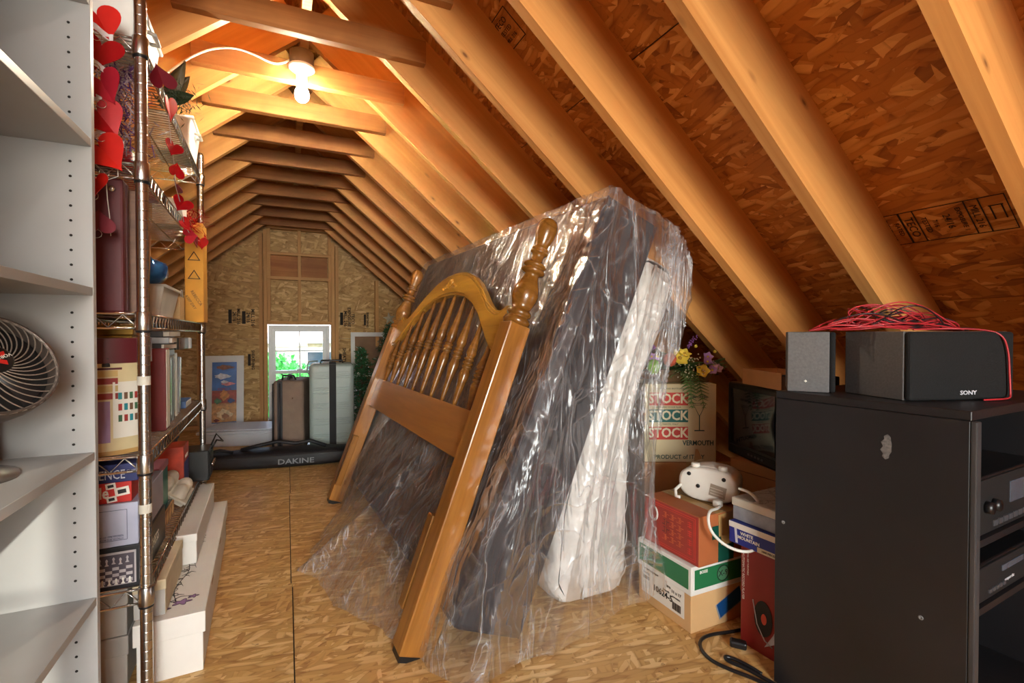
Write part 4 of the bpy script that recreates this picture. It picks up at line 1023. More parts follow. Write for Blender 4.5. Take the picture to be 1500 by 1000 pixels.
for i, (x, z, s, m, roll, nx) in enumerate(((-.008, 1.765, .082, HO, 25, .3), (-.012, 1.690, .085, HR, -10, .1), (.0, 1.605, .085, HP, 30, -.3), (-.002, 1.525, .088, HR, 35, .3), (.004, 1.440, .088, HO, 40, .1), (-.018, 1.365, .055, HO, 0, -.3), (-.012, 1.275, .058, HD, 180, .2))):
    h = heart_mesh(s*1.14, fold=.25).build('heart', m, g1, (x, -.012 - .004*i, z - 1.80), facing((nx, -1, .1), roll)); pts.append((x + .01, .006, z - 1.80 + s*.4)); pts.append((x + .012, .006, z - 1.80 - s*.45))
    MB().tube([(.010*math.cos(a*PI/6), 0, .010*math.sin(a*PI/6)) for a in range(12)], .0008, 5, closed=True).build('ring', CHROME, g1, (x - .006, -.03, z - 1.80 - s*.5))
MB().tube(pts, .001, 5).build('ribbon_string', PAPER, g1)
for i, (x, z) in enumerate(((-.02, 1.745), (-.018, 1.655), (-.012, 1.57), (.0, 1.485))):
    b = MB(); b.grid(8, 3, lambda u, v: Vector(((u - .5)*.07, .008*math.sin(u*9), (v - .5)*.016 + .010*math.sin(u*5)))); b.build('ribbon_bow', paint('white_ribbon', (226, 222, 224), .3), g1, (x, -.02, z - 1.80))
g2 = thing('heart_string', 'string of small red hearts trailing along the aisle side of the rack', 'garland', rk(.016, .2, 1.75), (0, 0, RKROT))
base = rk(.016, .2, 1.75); c0, s0 = math.cos(RKROT), math.sin(RKROT); pts = []
for i, (y, z, s, m, n, roll) in enumerate(((.10, 1.735, .075, HD, (.6,-.8,0), 200), (.235, 1.70, .080, HO, (1,-.25,0), 15), (.29, 1.595, .060, HR, (.7,-.7,.2), -20), (.345, 1.545, .058, HR, (.75,-.6,0), 170), (.36, 1.49, .060, HD, (.9,.2,.4), 60), (.45, 1.455, .066, HR, (.4,-.9,.2), -30), (.53, 1.40, .060, HR, (.8,-.5,.3), 40), (.66, 1.385, .062, HP, (.5,-.8,0), 100), (.78, 1.385, .060, HD, (.9,-.2,.2), 20), (.98, 1.41, .065, HR, (.6,-.7,.2), 0), (1.08, 1.44, .055, HO, (.8,-.5,.2), 60))):
    heart_mesh(s, fold=.2).build('heart', m, g2, (.010, y - .2, z - 1.75), facing(n, roll)); pts.append((.006, y - .2, z - 1.75 + .01))
MB().tube(pts, .0012, 5).build('string', paint('silver_string', (200, 196, 200), .3, .5), g2)
# purple and silver tinsel under the top shelf near the hearts
pt = thing('purple_tinsel', 'purple and silver tinsel hanging behind the near hearts', 'garland', rk(-.045, .06, SHZ[3] + TZ), (0,0,0))
b1, b2 = MB(), MB(); rnd = random.Random(9)
for i in range(700):
    p = Vector((rnd.gauss(-.02,.030), rnd.uniform(-.015, .06), rnd.uniform(.012, .295))); v = Vector((rnd.gauss(0,1), rnd.gauss(0,1), rnd.gauss(0,1))).normalized()*.017; w = v.orthogonal().normalized()*.0015
    p.z = min(max(p.z, .02), .28); (b1 if i % 2 else b2).add([p - v - w, p - v + w, p + v + w, p + v - w], [(0,1,2,3)])
o = b1.build('purple_strands', paint('tinsel_purple', (112, 74, 140), .25, .5), pt); o['kind'] = 'stuff'
o = b2.build('silver_strands', paint('tinsel_silver', (214, 206, 220), .22, .6), pt); o['kind'] = 'stuff'
# ---- boxes under the rack
GBX = paint('grey_storage', (176, 172, 166), .6, vary=.05); WBX = paint('white_storage', (222, 218, 210), .6, vary=.03)
for k in range(2):
    t = thing('storage_box', ['lower', 'upper'][k] + ' grey lidded storage box stacked on the floor under the rack', 'box', (-.575, 1.90, .146*k), (0, 0, RKROT), 'grey storage boxes')
    rbox('body', .305, .42, .115, GBX, t); rbox('lid', .312, .428, .055, GBX, t, (0, 0, .0905), bevel=.003)
LB_ROT = R(2.5)
lb = thing('long_box', 'long white lidded box with black and purple flower print on the floor', 'box', (-.334, 2.203, 0), (0, 0, LB_ROT))
LBD = (.172, 1.07, .18)
rbox('body', .160, 1.055, .16, WBX, lb, bevel=.002)
rbox('lid', .174, 1.073, .062, WBX, lb, (0, 0, .1185), bevel=.002)
BRN = paint('slot_brown', (140, 98, 54), .8)
for y in (-.30, .05): decal(lb, '+x', (.174, 1.073, .18), y, .165, .055, .010, BRN, name='hand_slot')
fl = MB(); rnd = random.Random(3); y = -.44
pts = []
while y < .25:
    pts.append((.012*math.sin(y*22) + .0, y, .1812)); y += .02
fl.tube(pts, .0012, 4)
for p in pts[::1]:
    for q in range(2):
        a = rnd.uniform(0, 2*PI); L = rnd.uniform(.015, .038); e = (p[0] + L*math.cos(a), p[1] + L*math.sin(a), .1812); m_ = (p[0] + .5*L*math.cos(a + .5), p[1] + .5*L*math.sin(a + .5), .1812); fl.tube([p, m_, e], [.0012, .0010, .0004], 4)
fl.build('printed_stem', INK, lb)
PUR = paint('print_purple', (150, 112, 160), .6)
for cx, cy, r in ((-.035, -.475, .030), (.018, -.450, .028), (.045, -.425, .016), (-.065, -.495, .018)):
    pl = []
    for k in range(30):
        a = 2*PI*k/30; rr = r*(.72 + .28*math.cos(5*a)); pl.append((cx + rr*math.cos(a), cy + rr*.7*math.sin(a)))
    MB().prism(pl, .1806, .1812).build('printed_flower', PUR, lb)
    fl2 = MB(); fl2.tube([(x, y_, .1814) for x, y_ in pl], .0007, 4, closed=True); fl2.build('printed_outline', INK, lb)
t = thing('cream_box', 'cream card box with grey near end resting on the long white box', 'box', (-.368, 1.845, .1815), (0, 0, RKROT))
rbox('body', .076, .30, .104, paint('cream_card', (206, 190, 156), .7), t); decal(t, '-y', (.076, .30, .104), 0, .052, .074, .100, GBX, name='end_panel')
rbox('lid', .080, .304, .03, paint('cream_card', (206, 190, 156), .7), t, (0, 0, .0745))
t = thing('slim_box', 'slim white card box standing on the long white box', 'box', (-.345, 2.36, .1815), (0, 0, LB_ROT - R(.4)))
rbox('body', .072, .66, .105, WBX, t); rbox('lid', .076, .664, .028, WBX, t, (0, 0, .0795))

# ================================================================== FAR END
# poster leaning on the gable
po = thing('framed_poster', 'colourful poster in a white mat leaning on the gable wall', 'picture', (-.60, 5.83, .005), (R(-9), 0, 0))
PW, PH = .36, .78
rbox('mat_board', PW, .012, PH, paint('poster_mat', (226, 228, 230), .5, vary=.02), po, bevel=.001)
PIW, PIH = .225, .64
rbox('picture_sky', PIW, .002, PIH, paint('poster_blue', (52, 104, 180), .4, vary=.3, nscale=9), po, (.0, -.0072, .07), bevel=0)
pc = lambda n_, c: paint('poster_' + n_, c, .45, vary=.35, nscale=30)
def pp(x, z, w, h, m, nm='picture_patch', e=.0085):
    pl = [(x + w/2*math.cos(2*PI*k/14)*(.8 + .2*math.cos(3*k)), z + h/2*math.sin(2*PI*k/14)*(.8 + .2*math.sin(2*k))) for k in range(14)]
    MB().prism([(a, b) for a, b in pl], 0, .0006).build(nm, m, po, (0, -e, 0), (R(90), 0, 0))
decal(po, '-y', (PW, .0125, PH), 0, .18, PIW, .20, pc('sand', (196, 142, 84)), e=.0018, name='picture_patch'); decal(po, '-y', (PW, .0125, PH), 0, .34, PIW, .14, pc('red', (160, 62, 44)), e=.0018, name='picture_patch')
pp(0, .655, .19, .06, pc('brown', (120, 80, 60))); pp(-.02, .56, .17, .07, pc('white', (206, 214, 226))); pp(.03, .48, .15, .05, pc('pink', (206, 130, 140))); pp(.0, .50, .08, .04, pc('white', (206, 214, 226)), e=.0098)
pp(0, .36, .10, .13, pc('orange', (204, 130, 60)), e=.0098); pp(-.06, .30, .08, .07, pc('green', (70, 110, 70)), e=.0098); pp(.06, .30, .08, .06, pc('navy', (40, 60, 120)), e=.0098); pp(0, .16, .17, .13, pc('cream', (222, 196, 150)), e=.0098); pp(.01, .14, .08, .07, pc('tan', (170, 110, 64)), e=.0108); pp(-.07, .10, .06, .04, pc('darkred', (120, 40, 36)), e=.0108)
dtext(po, '-y', (PW, .012, PH), 0, .425, 'AMERICA', .03, paint('poster_deepred', (150, 36, 40), .5), e=.0100)
# low white lidded tote in front of it
tt = thing('flat_tote', 'low white plastic storage tote on the floor below the poster', 'tote', (-.33, 5.12, 0), (0, 0, R(-14)))
TOTE = paint('tote_white', (206, 214, 224), .3, vary=.03)
MB().add([(x*k*.33, y*k*.22, z_) for (z_, k) in ((0, .93), (.115, 1)) for x, y in ((-1,-1), (1,-1), (1,1), (-1,1))], [(0,3,2,1), (0,1,5,4), (1,2,6,5), (2,3,7,6), (3,0,4,7), (4,5,6,7)]).build('body', TOTE, tt, bevel=.012, seg=3)
rbox('lid', .70, .48, .026, TOTE, tt, (0, 0, .116), bevel=.010, seg=3); rbox('lid_ridge', .62, .40, .010, TOTE, tt, (0, 0, .142), bevel=.004)
for s in (-1, 1): rbox('latch', .02, .09, .05, TOTE, tt, (s*.345, 0, .085), bevel=.004)
# snowboard bag
bg = thing('snowboard_bag', 'long black snowboard bag with grey lettering lying in front of suitcases', 'bag', (-.02, 4.07, 0), (0, 0, R(-9)))
BAGF = paint('black_nylon', (24, 24, 28), .6, bump=.4, bscale=18)
BL, BWd, BHt = 1.5, .26, .135
def bagpt(u, v):
    x = (u - .5)*BL; e = min(1, max(.25, math.sin(PI*min(1, max(0, u)))**.35)); a = 2*PI*v
    cx, sx_ = math.cos(a), math.sin(a)
    y = BWd/2*e*math.copysign(abs(cx)**.6, cx); z = BHt/2 + BHt/2*e*math.copysign(abs(sx_)**.6, sx_)
    w = .006*nz1(x*9, y*12, z*14); z = max(.002, z - (1 - e)*BHt*.35*0 + w*(1 if z > .03 else 0)); return Vector((x, y + w*(1 if z > .03 else 0), z))
m = MB().grid(70, 33, bagpt)
m.add([bagpt(0, v/32) for v in range(32)], [tuple(range(32))]); m.add([bagpt(1, v/32) for v in range(32)], [tuple(range(31, -1, -1))])
m.build('shell', BAGF, bg, weld=True)
MB().tube([((u - .5)*BL*.93, -BWd/2*.94*min(1, math.sin(PI*u)**.35 if 0 < u < 1 else .25) - .001, BHt*.74) for u in [.03 + .94*i/40 for i in range(41)]], .004, 6).build('zip', BLACKP, bg)
text(bg, 'DAKINE', .052, (.10, -BWd/2 - .008, .058), (R(84), 0, 0), paint('bag_grey', (112, 114, 118), .5), sx=1.35, bold=.0008)
MB().tube([(-.30, .02, BHt*.98), (-.18, -.02, BHt + .03), (-.05, .03, BHt + .045), (.08, -.01, BHt + .03), (.18, .02, BHt + .04), (.30, .0, BHt*.98)], .014, 8).build('strap', BAGF, bg)
MB().tube([(-.60, -.06, BHt*.9), (-.52, -.09, BHt + .01), (-.42, -.07, BHt + .02), (-.34, -.05, BHt*.97)], .011, 8).build('strap', BAGF, bg)
# suitcases
SAGE = paint('sage_shell', (150, 164, 160), .4, vary=.04)
sc = thing('sage_suitcase', 'sage green ribbed hard shell suitcase with black centre strap', 'suitcase', (.352, 4.44, .0), (0, 0, R(-4)))
SW, SD, SH = .355, .27, .70
MB().bx(-SW/2, SW/2, -SD/2, SD/2, .055, .055 + SH).build('shell', SAGE, sc, bevel=.035, seg=5)
for zc in (.11, .24, .37, .50, .63):
    for k in range(4):
        z_ = zc + k*.017
        for x0, x1 in ((-SW/2 + .03, -.022), (.036, SW/2 - .03)):
            MB().bx(x0, x1, -SD/2 - .006, -SD/2 + .002, z_, z_ + .007).build('rib', SAGE, sc, bevel=.0015, seg=1)
MB().bx(-.021, .033, -SD/2 - .006, -SD/2 + .001, .058, .75).bx(-.021, .033, -SD/2 - .006, SD/2, .752, .760).build('centre_strap', BLACKM, sc)
for x in (-.13, .13):
    for y in (-.09, .09): MB().lathe([(.022,-.012), (.024,0), (.022,.012)], 16, Matrix.Rotation(R(90), 4, 'Y')).build('wheel', BLACKP, sc, (x, y, .0245)); 
for x in (-.13, .13):
    for y in (-.09, .09): rbox('wheel_fork', .034, .03, .035, BLACKP, sc, (x, y, .035), bevel=.004)
MB().tube([(-.09, -.02, .753), (-.085, -.02, .778), (.085, -.02, .778), (.09, -.02, .753)], .008, 8).build('top_handle', BLACKP, sc)
MB().tube([(-SW/2 + .002, -.05, .66), (-SW/2 - .02, -.045, .70), (-SW/2 - .01, -.03, .77), (-.11, -.02, .775)], .007, 8).build('side_handle', SAGE, sc)
MB().tube([(-SW/2 + .002, 0, .10), (-SW/2 + .002, 0, .72)], .003, 6).build('zip', BLACKP, sc)
TAUPE = paint('taupe_fabric', (120, 102, 88), .75, bump=.3, bscale=70)
bs2 = thing('brown_suitcase', 'taupe fabric suitcase with dark piping beside the sage case', 'suitcase', (.045, 4.52, 0), (0, 0, R(-10)))
MB().bx(-.115, .115, -.20, .20, .045, .625).build('body', TAUPE, bs2, bevel=.022, seg=4)
DT = paint('dark_trim', (40, 40, 44), .5)
for x in (-.065, -.116): MB().tube([(x, -.205, .07), (x, -.205, .60), (x, .205, .60), (x, .205, .07)], .009 if x > -.1 else .006, 8, closed=True).build('zip_band', DT, bs2)
MB().bx(-.085, -.045, -.204, -.19, .05, .62).build('dark_gusset', DT, bs2, bevel=.003)
MB().bx(-.132, -.112, -.17, .17, .08, .54).build('front_pocket', paint('taupe_dark', (74, 68, 64), .7), bs2, bevel=.008)
MB().tube([(-.02, -.08, .622), (-.02, -.07, .655), (-.02, .04, .655), (-.02, .05, .622)], .011, 8).build('handle', DT, bs2)
MB().tube([(.04, -.1, .622), (.03, -.14, .66), (-.05, -.15, .665), (-.06, -.12, .625)], .008, 8).build('strap_loop', DT, bs2)
for x in (-.08, .08):
    for y in (-.15, .15): MB().lathe([(.020,-.010), (.0225,0), (.020,.010)], 14, Matrix.Rotation(R(90), 4, 'Y')).build('wheel', BLACKP, bs2, (x, y, .023))
MB().lathe([(.006,0), (.005,.004)], 10, Matrix.Rotation(R(90), 4, 'X')).build('rivet', CHROME, bs2, (.03, -.2, .48))
# white frame behind the trees
wf = thing('picture_frame', 'empty white picture frame leaning on the gable behind the small trees', 'picture frame', (.90, 5.93, .0), (R(-4), 0, 0))
MB().bx(-.21, .21, -.012, .012, .98, 1.03).bx(-.21, -.165, -.012, .012, .0, .98).bx(.165, .21, -.012, .012, 0, .98).bx(-.165, .165, -.012, .012, .50, .545).bx(-.165, .165, -.012, .012, .0, .045).build('frame', W_PVC, wf)
MB().bx(-.165, .165, .004, .008, .045, .98).build('backing_board', paint('backing', (140, 110, 84), .7), wf)
# small artificial Christmas trees
PINEG = paint('pine_green', (48, 104, 62), .6, vary=.45, nscale=14); SNOW = paint('pale_tip', (176, 196, 190), .6)
def xtree(label, loc, h, rad, seed, star, tilt=0):
    rnd = random.Random(seed); t = thing('artificial_tree', label, 'artificial tree', loc, (0, R(tilt), 0), 'small artificial trees')
    MB().tube([(0,0,.05), (0,0,h)], [.014, .006], 8).build('trunk', BARK, t)
    MB().lathe([(.09,0), (.085,.02), (.06,.055), (.02,.06)], 20).build('base', paint('burlap', (150, 120, 84), .9, bump=.4), t)
    b = MB(); w = MB(); br = MB()
    for i in range(150):
        z_ = .12 + (h - .14)*(i/150); r = rad*(1 - (i/150))**.8 + .02; a = i*2.399; L = r*rnd.uniform(.75, 1.1)
        p0_ = Vector((0, 0, z_)); p1_ = Vector((L*math.cos(a), L*math.sin(a), z_ - .03 + rnd.uniform(-.02, .05))); br.tube([p0_, p1_], .0018, 4)
        for k in range(34):
            q = p0_.lerp(p1_, .15 + .85*k/33); v = Vector((rnd.gauss(0,1), rnd.gauss(0,1), rnd.gauss(.2,.8))).normalized()*.030 + (p1_ - p0_).normalized()*.008; wv = v.orthogonal().normalized()*.0036
            (w if (k > 31 and rnd.random() < .5) else b).add([q, q + v*.5 + wv, q + v, q + v*.5 - wv], [(0,1,2,3)])
    br.build('branch_wires', BARK, t)['kind'] = 'stuff'; b.build('needles', PINEG, t)['kind'] = 'stuff'; w.build('pale_tips', SNOW, t)['kind'] = 'stuff'
    for k in range(10):
        z_ = .2 + (h - .35)*k/10; r = rad*(1 - (z_/h))**.8*.9; MB().ball((r*math.cos(k*2.1), r*math.sin(k*2.1), z_), .013, 10, 7).build('bauble', [PAPER, paint('bauble_silver', (190, 196, 200), .15, .9)][k % 2], t)
    if star:
        pl = [((.062 if k % 2 == 0 else .026)*math.sin(PI*k/5), (.062 if k % 2 == 0 else .026)*math.cos(PI*k/5)) for k in range(10)]
        s = MB(); n_ = len(pl); s.add([(0, -.018, 0)] + [(x, 0, z_) for x, z_ in pl] + [(0, .018, 0)], [(0, 1 + k, 1 + (k+1) % n_) for k in range(n_)] + [(n_ + 1, 1 + (k+1) % n_, 1 + k) for k in range(n_)])
        s.build('star', paint('star_pale', (196, 196, 176), .35, .3), t, (0, 0, h + .045), (0, R(-8), 0))
    return t
xtree('short green artificial tree standing beside the sage suitcase', (.665, 4.92, 0), .88, .24, 2, False)
xtree('taller green artificial tree topped with a pale star', (.895, 4.70, 0), 1.11, .30, 6, True)

# ================================================================== RIGHT: BOXES, TV, FLOWERS
GRN = paint('carton_green', (34, 112, 66), .5, vary=.05); TAPE_T = paint('packing_tape', (176, 140, 88), .25); DGRN = paint('dark_green_tape', (18, 74, 60), .35); BLU = paint('label_blue', (20, 78, 136), .4)
def tape(t, d, along='y', w=.05):
    if along == 'y': MB().bx(-w/2, w/2, -d[1]/2 - .0006, d[1]/2 + .0006, d[2] - .04, d[2] + .0006).build('packing_tape', TAPE_T, t)
    else: MB().bx(-d[0]/2 - .0006, d[0]/2 + .0006, -w/2, w/2, d[2] - .04, d[2] + .0006).build('packing_tape', TAPE_T, t)
# paper carton on the floor
pcn = thing('paper_carton', 'tan paper carton with green and white lid on the floor beside the mattress', 'box', (1.212 + .22, 1.32, 0))
D = (.44, .27, .226)
rbox('body', D[0]-.008, D[1]-.008, .22, CARDLT, pcn)
rbox('lid', D[0], D[1], .098, paint('carton_white', (222, 220, 212), .55, vary=.03), pcn, (0, 0, .128), bevel=.003)
DB_ = (D[0]-.008, D[1]-.008, .22)
decal(pcn, '-x', D, .0, .180, .245, .066, GRN); decal(pcn, '-y', D, .0, .180, .41, .066, GRN)
def logo(t, face, d, a, b, r):
    loc, rot = FACE[face](a, b, *d, .0018)
    o = MB().tube([(r*math.cos(2*PI*k/32), r*.98*math.sin(2*PI*k/32), 0) for k in range(32)], .0014, 5, closed=True).build('printed_ring', INK, t, loc, rot)
    MB().prism([(r*.9*math.cos(2*PI*k/28), r*.88*math.sin(2*PI*k/28)) for k in range(28)], -.0006, -.0002).build('printed_disc', paint('logo_green', (76, 128, 92), .5), t, loc, rot)
    dtext(t, face, d, a, b, 'X-9', r*1.05, INK, e=.0024)
logo(pcn, '-x', D, -.062, .180, .027); logo(pcn, '-y', D, -.075, .180, .027)
dtext(pcn, '-y', D, -.165, .202, 'BOISE', .014, PAPER, bold=.0004); dtext(pcn, '-x', D, -.10, .203, 'BOISE', .010, PAPER, bold=.0003)
dtext(pcn, '-y', D, .05, .168, 'MULTI-USE COPY PAPER', .007, PAPER)
decal(pcn, '-x', DB_, -.005, .093, .215, .115, PAPER, e=.0022, name='paper_label')
dl = lambda a, b, s, z, **k: dtext(pcn, '-x', DB_, a, b, s, z, INK, e=.0034, **k)
dl(-.060, .128, 'Smart Opaque', .013); dl(-.085, .110, 'WHITE', .011); dl(.0, .075, '10624-5', .030, bold=.0006); dl(.066, .105, '11 x 17', .015); dl(.03, .112, '20 lb', .010); dl(.066, .088, '2500 SHEETS', .007); dl(.018, .093, 'Smooth', .010)
decal(pcn, '-x', DB_, -.085, .094, .03, .012, INK, e=.0030, name='printed_badge')
for k in range(9): decal(pcn, '-x', DB_, .050 + k*.0045, .058, .0022 if k % 3 else .0034, .026, INK, e=.0030, name='printed_bar')
decal(pcn, '-y', DB_, -.035, .068, .118, .052, BLU, rz=R(21), e=.0010, name='blue_label'); decal(pcn, '-y', DB_, -.037, .066, .124, .058, paint('label_edge', (150, 150, 150), .5), rz=R(21), e=.0006, name='label_backing')
dtext(pcn, '-y', DB_, .09, .035, 'HP', .035, INK, bold=.0008); dtext(pcn, '-y', DB_, .08, .085, 'MADE IN USA', .008, INK)
# red printed carton on it
RC = paint('carton_red', (150, 44, 28), .55, vary=.10); RCP = paint('carton_brightred', (206, 52, 34), .5)
rc = thing('red_carton', 'brown carton with red panel, white mascot mark and gold print', 'box', (1.232 + .125, 1.305, .2265), R(1))
rc['label'] = 'brown carton with red printed side stacked on the paper carton'
D = (.255, .262, .168)
rbox('body', *D, paint('carton_rust', (166, 92, 48), .7, vary=.08), rc); 
decal(rc, '-x', D, 0, .084, .258, .164, RC)
for a, b, w, h in ((0, .157, .235, .0022), (0, .012, .235, .0022), (-.116, .084, .0022, .146), (.116, .084, .0022, .146), (0, .150, .222, .0012), (0, .019, .222, .0012), (.110, .084, .0012, .132)): decal(rc, '-x', D, a, b, w, h, RCP, e=.0012, name='printed_line')
GOLD = paint('print_gold', (200, 96, 46), .5)
for r in range(4):
    for c in range(3):
        x, zz = -.020 + c*.034, .128 - r*.027
        for q in range(4): decal(rc, '-x', D, x + ((q*7) % 5 - 2)*.003, zz + (q - 1.5)*.0055, .022 - (q % 2)*.008, .0018, INK if r in (1, 2) and c < 1 else GOLD, e=.0012, name='printed_stroke')
        decal(rc, '-x', D, x, zz, .0020, .021, GOLD, e=.0012, name='printed_stroke')
for r in range(4):
    zz = .130 - r*.030
    for q in range(3): decal(rc, '-x', D, .092, zz + (q-1)*.007, .018, .0022, RCP, e=.0014, name='printed_stroke')
    decal(rc, '-x', D, .092, zz, .0024, .022, RCP, e=.0014, name='printed_stroke')
# plain white brush mark in place of the figure
MB().tube([(.020*math.cos(2*PI*k/20), .024*math.sin(2*PI*k/20), 0) for k in range(20)], .005, 5, closed=True).build('printed_mark', PAPER, rc, FACE['-x'](-.082, .115, *D, .001)[0], FACE['-x'](0, 0, *D, 0)[1]).scale = (1, 1, .15)
MB().tube([(-.012, .02, 0), (-.004, .004, 0), (.010, .0, 0), (.004, -.02, 0), (.012, -.034, 0)], .005, 5).build('printed_mark', PAPER, rc, FACE['-x'](-.078, .062, *D, .001)[0], FACE['-x'](0, 0, *D, 0)[1]).scale = (1, 1, .15)
decal(rc, '-y', D, .0, .062, .075, .122, DGRN, name='green_tape'); decal(rc, '-y', D, -.012, .105, .11, .045, DGRN, e=.0010, name='green_tape')
decal(rc, '-y', D, .01, .128, .095, .075, TAPE_T, e=.0016, rz=R(3), name='packing_tape'); decal(rc, '-y', D, .0, .075, .05, .035, TAPE_T, e=.0020, name='packing_tape')
MB().bx(-.045, .045, -D[1]/2, D[1]/2, D[2], D[2] + .0006).build('packing_tape', TAPE_T, rc); decal(rc, '+z', D, .0, .0, .003, D[1], paint('seam_dark', (80, 50, 26), .8), e=.0010, name='flap_seam')
# white radio lying on its back
RW = paint('radio_white', (222, 218, 208), .35, vary=.03)
rd = thing('radio', 'white oval tabletop radio tipped over with its underside showing on the red carton', 'radio', (1.362, 1.262, .397), (0, 0, R(-62)))
def sup(w, h, n=40, e=2.6): return [(w/2*math.copysign(abs(math.cos(2*PI*k/n))**(2/e), math.cos(2*PI*k/n)), h/2*math.copysign(abs(math.sin(2*PI*k/n))**(2/e), math.sin(2*PI*k/n))) for k in range(n)]
m = MB(); secs = [(0, .86), (.004, .95), (.014, 1.0), (.10, .96), (.135, .90), (.150, .80), (.156, .55)]
n_ = 40; vs = []
for (y, k) in secs:
    for x, z_ in sup(.205*k, .122*k): vs.append((x, y, z_ + .061 + .010*(x/.1)**1*0))
fs = [(i*n_+k, (i+1)*n_+k, (i+1)*n_+(k+1) % n_, i*n_+(k+1) % n_) for i in range(len(secs)-1) for k in range(n_)] + [tuple(range(n_)), tuple((len(secs)-1)*n_ + k for k in range(n_-1, -1, -1))]
m.add(vs, fs, True).build('body', RW, rd, weld=True)
for x, z_ in ((-.062, .095), (.058, .092), (-.030, .055)): MB().lathe([(.0075,0), (.0065,.004), (.003,.005)], 16, Matrix.Rotation(R(90), 4, 'X')).build('rubber_foot', BLACKP, rd, (x, .001, z_))
rbox('rating_label', .055, .001, .042, paint('label_taupe', (150, 136, 120), .4), rd, (.034, -.0006, .026), (0, R(10), 0), bevel=0)
for k in range(3): rbox('label_line', .044, .0006, .002, paint('label_pale', (206, 196, 180), .5), rd, (.034, -.0016, .034 + k*.010), (0, R(10), 0), bevel=0)
def hpt(u): a = PI*u; return (-.070 + .155*u, .045 + .05*math.sin(a), .118 + .010*math.sin(a))
m = MB(); m.grid(20, 8, lambda u, v: Vector((-.075 + .15*u, .03 + .085*v*(.6 + .4*math.sin(PI*u)), .1215 + .010*math.sin(PI*u)*math.sin(PI*v) - .012*abs(u - .5)*2))); m.build('carry_handle', RW, rd)
MB().tube([(-.078 + .156*k/20, .030 + .02*math.sin(PI*k/20)*0, .1195 - .018*(abs(k/10 - 1))**2.5) for k in range(21)], .006, 8).build('handle_edge', RW, rd)
for x in (-.045, .050): MB().lathe([(.016,0), (.015,.012), (.013,.014)], 22).build('knob', RW, rd, (x, .022, .1185))
for k in range(7): MB().bx(-.022 + k*.006, -.019 + k*.006, .05, .085, .1218, .124).build('vent_slot', paint('slot_grey', (120, 116, 108), .6), rd)
MB().tube([(-.09, .004, .05), (-.108, -.01, .030), (-.10, -.025, .010), (-.085, -.03, .012)], .006, 8).build('plug', RW, rd)
# its white cord looping over the puzzle boxes
wc = thing('mains_cord', 'white mains cord looping in front of the red carton', 'cord', (0,0,0))
cpts = [(1.36,1.20,.405), (1.305,1.165,.415), (1.25,1.145,.425), (1.225,1.13,.405), (1.230,1.12,.365), (1.255,1.085,.33), (1.300,1.05,.315), (1.335,1.03,.33), (1.352,1.03,.40), (1.362,1.045,.46), (1.362,1.08,.488), (1.355,1.12,.490)]
MB().tube(smooth_pts(cpts), .0048, 8).build('flex', RW, wc)
rbox('plug', .03, .022, .022, RW, wc, (1.36, 1.21, .400), bevel=.004)
# large cartons behind
bb = thing('moving_carton', 'large plain brown carton under the vermouth carton', 'box', (1.672, 1.722, 0), R(-22.7))
D = (.42, .32, .44); rbox('body', *D, CARD, bb); tape(bb, D); decal(bb, '+z', D, 0, 0, .003, D[1], paint('seam_dark', (80, 50, 26), .8), name='flap_seam')
tvb = thing('television_carton', 'plain brown carton supporting the black television', 'box', (1.835, 1.215, 0), 0)
D = (.35, .40, .492); rbox('body', *D, CARD, tvb); tape(tvb, D); decal(tvb, '-x', D, 0, .45, .398, .002, paint('seam_dark', (80, 50, 26), .8), name='flap_seam')
# vermouth carton
vc = thing('vermouth_carton', 'pale vermouth carton with red and green name bands and a glass', 'box', (1.612, 1.702, .4415), R(-25))
D = (.315, .24, .343)
rbox('body', *D, paint('carton_buff', (206, 190, 150), .7, vary=.04), vc)
SR = paint('stock_red', (196, 50, 34), .5); SG = paint('stock_green', (16, 92, 84), .5); CRM = paint('stock_cream', (226, 214, 180), .55); DKG = paint('dark_ink_green', (20, 62, 56), .55)
for zz, m_ in ((.277, SR), (.203, SG), (.127, SR)):
    decal(vc, '-y', D, -.052, zz, .170, .056, m_); dtext(vc, '-y', D, -.054, zz, 'STOCK', .058, CRM, bold=.0016, sx=.92)
def vt(a, b, s, z, **k): dtext(vc, '-y', D, a, b, s, z, DKG, **k)
vt(-.05, .322, 'LIQUEUR AND BOTTLING', .010, sx=1.1); vt(-.055, .241, 'DISTILLERIE STOCK S.p.A.', .009, sx=1.15); vt(-.045, .166, 'TRIESTE, ITALY', .009, sx=1.2)
vt(.085, .285, 'IMPORTED', .014, bold=.0002); vt(.075, .308, '77', .013); vt(.078, .083, 'VERMOUTH', .030, bold=.0006, sx=.85); vt(-.005, .022, 'PRODUCT of ITALY', .026, bold=.0003, sx=.98)
def outl(pts, closed=False, r=.0013): MB().tube([(a, 0, b) for a, b in pts], r, 4, closed=closed).build('printed_glass', DKG, vc, (.083, -D[1]/2 - .0006, 0)).scale = (1, .4, 1)
outl([(-.029, .258), (.029, .258), (.003, .206), (-.003, .206)], True); outl([(-.027, .250), (.027, .250)], r=.0008); outl([(0, .206), (0, .140)], r=.0022)
decal(vc, '-y', D, .083, .138, .044, .005, DKG, name='printed_glass')
MB().prism([(-.010, 0), (-.004, .055), (.006, .052), (.024, .012)], 0, .0008).build('torn_flap', paint('torn_kraft', (166, 124, 76), .8), vc, FACE['-y'](.07, .004, *D, .0022)[0], (R(90), 0, 0))
decal(vc, '+z', D, 0, 0, D[0], .003, paint('seam_dark', (80, 50, 26), .8), name='flap_seam')
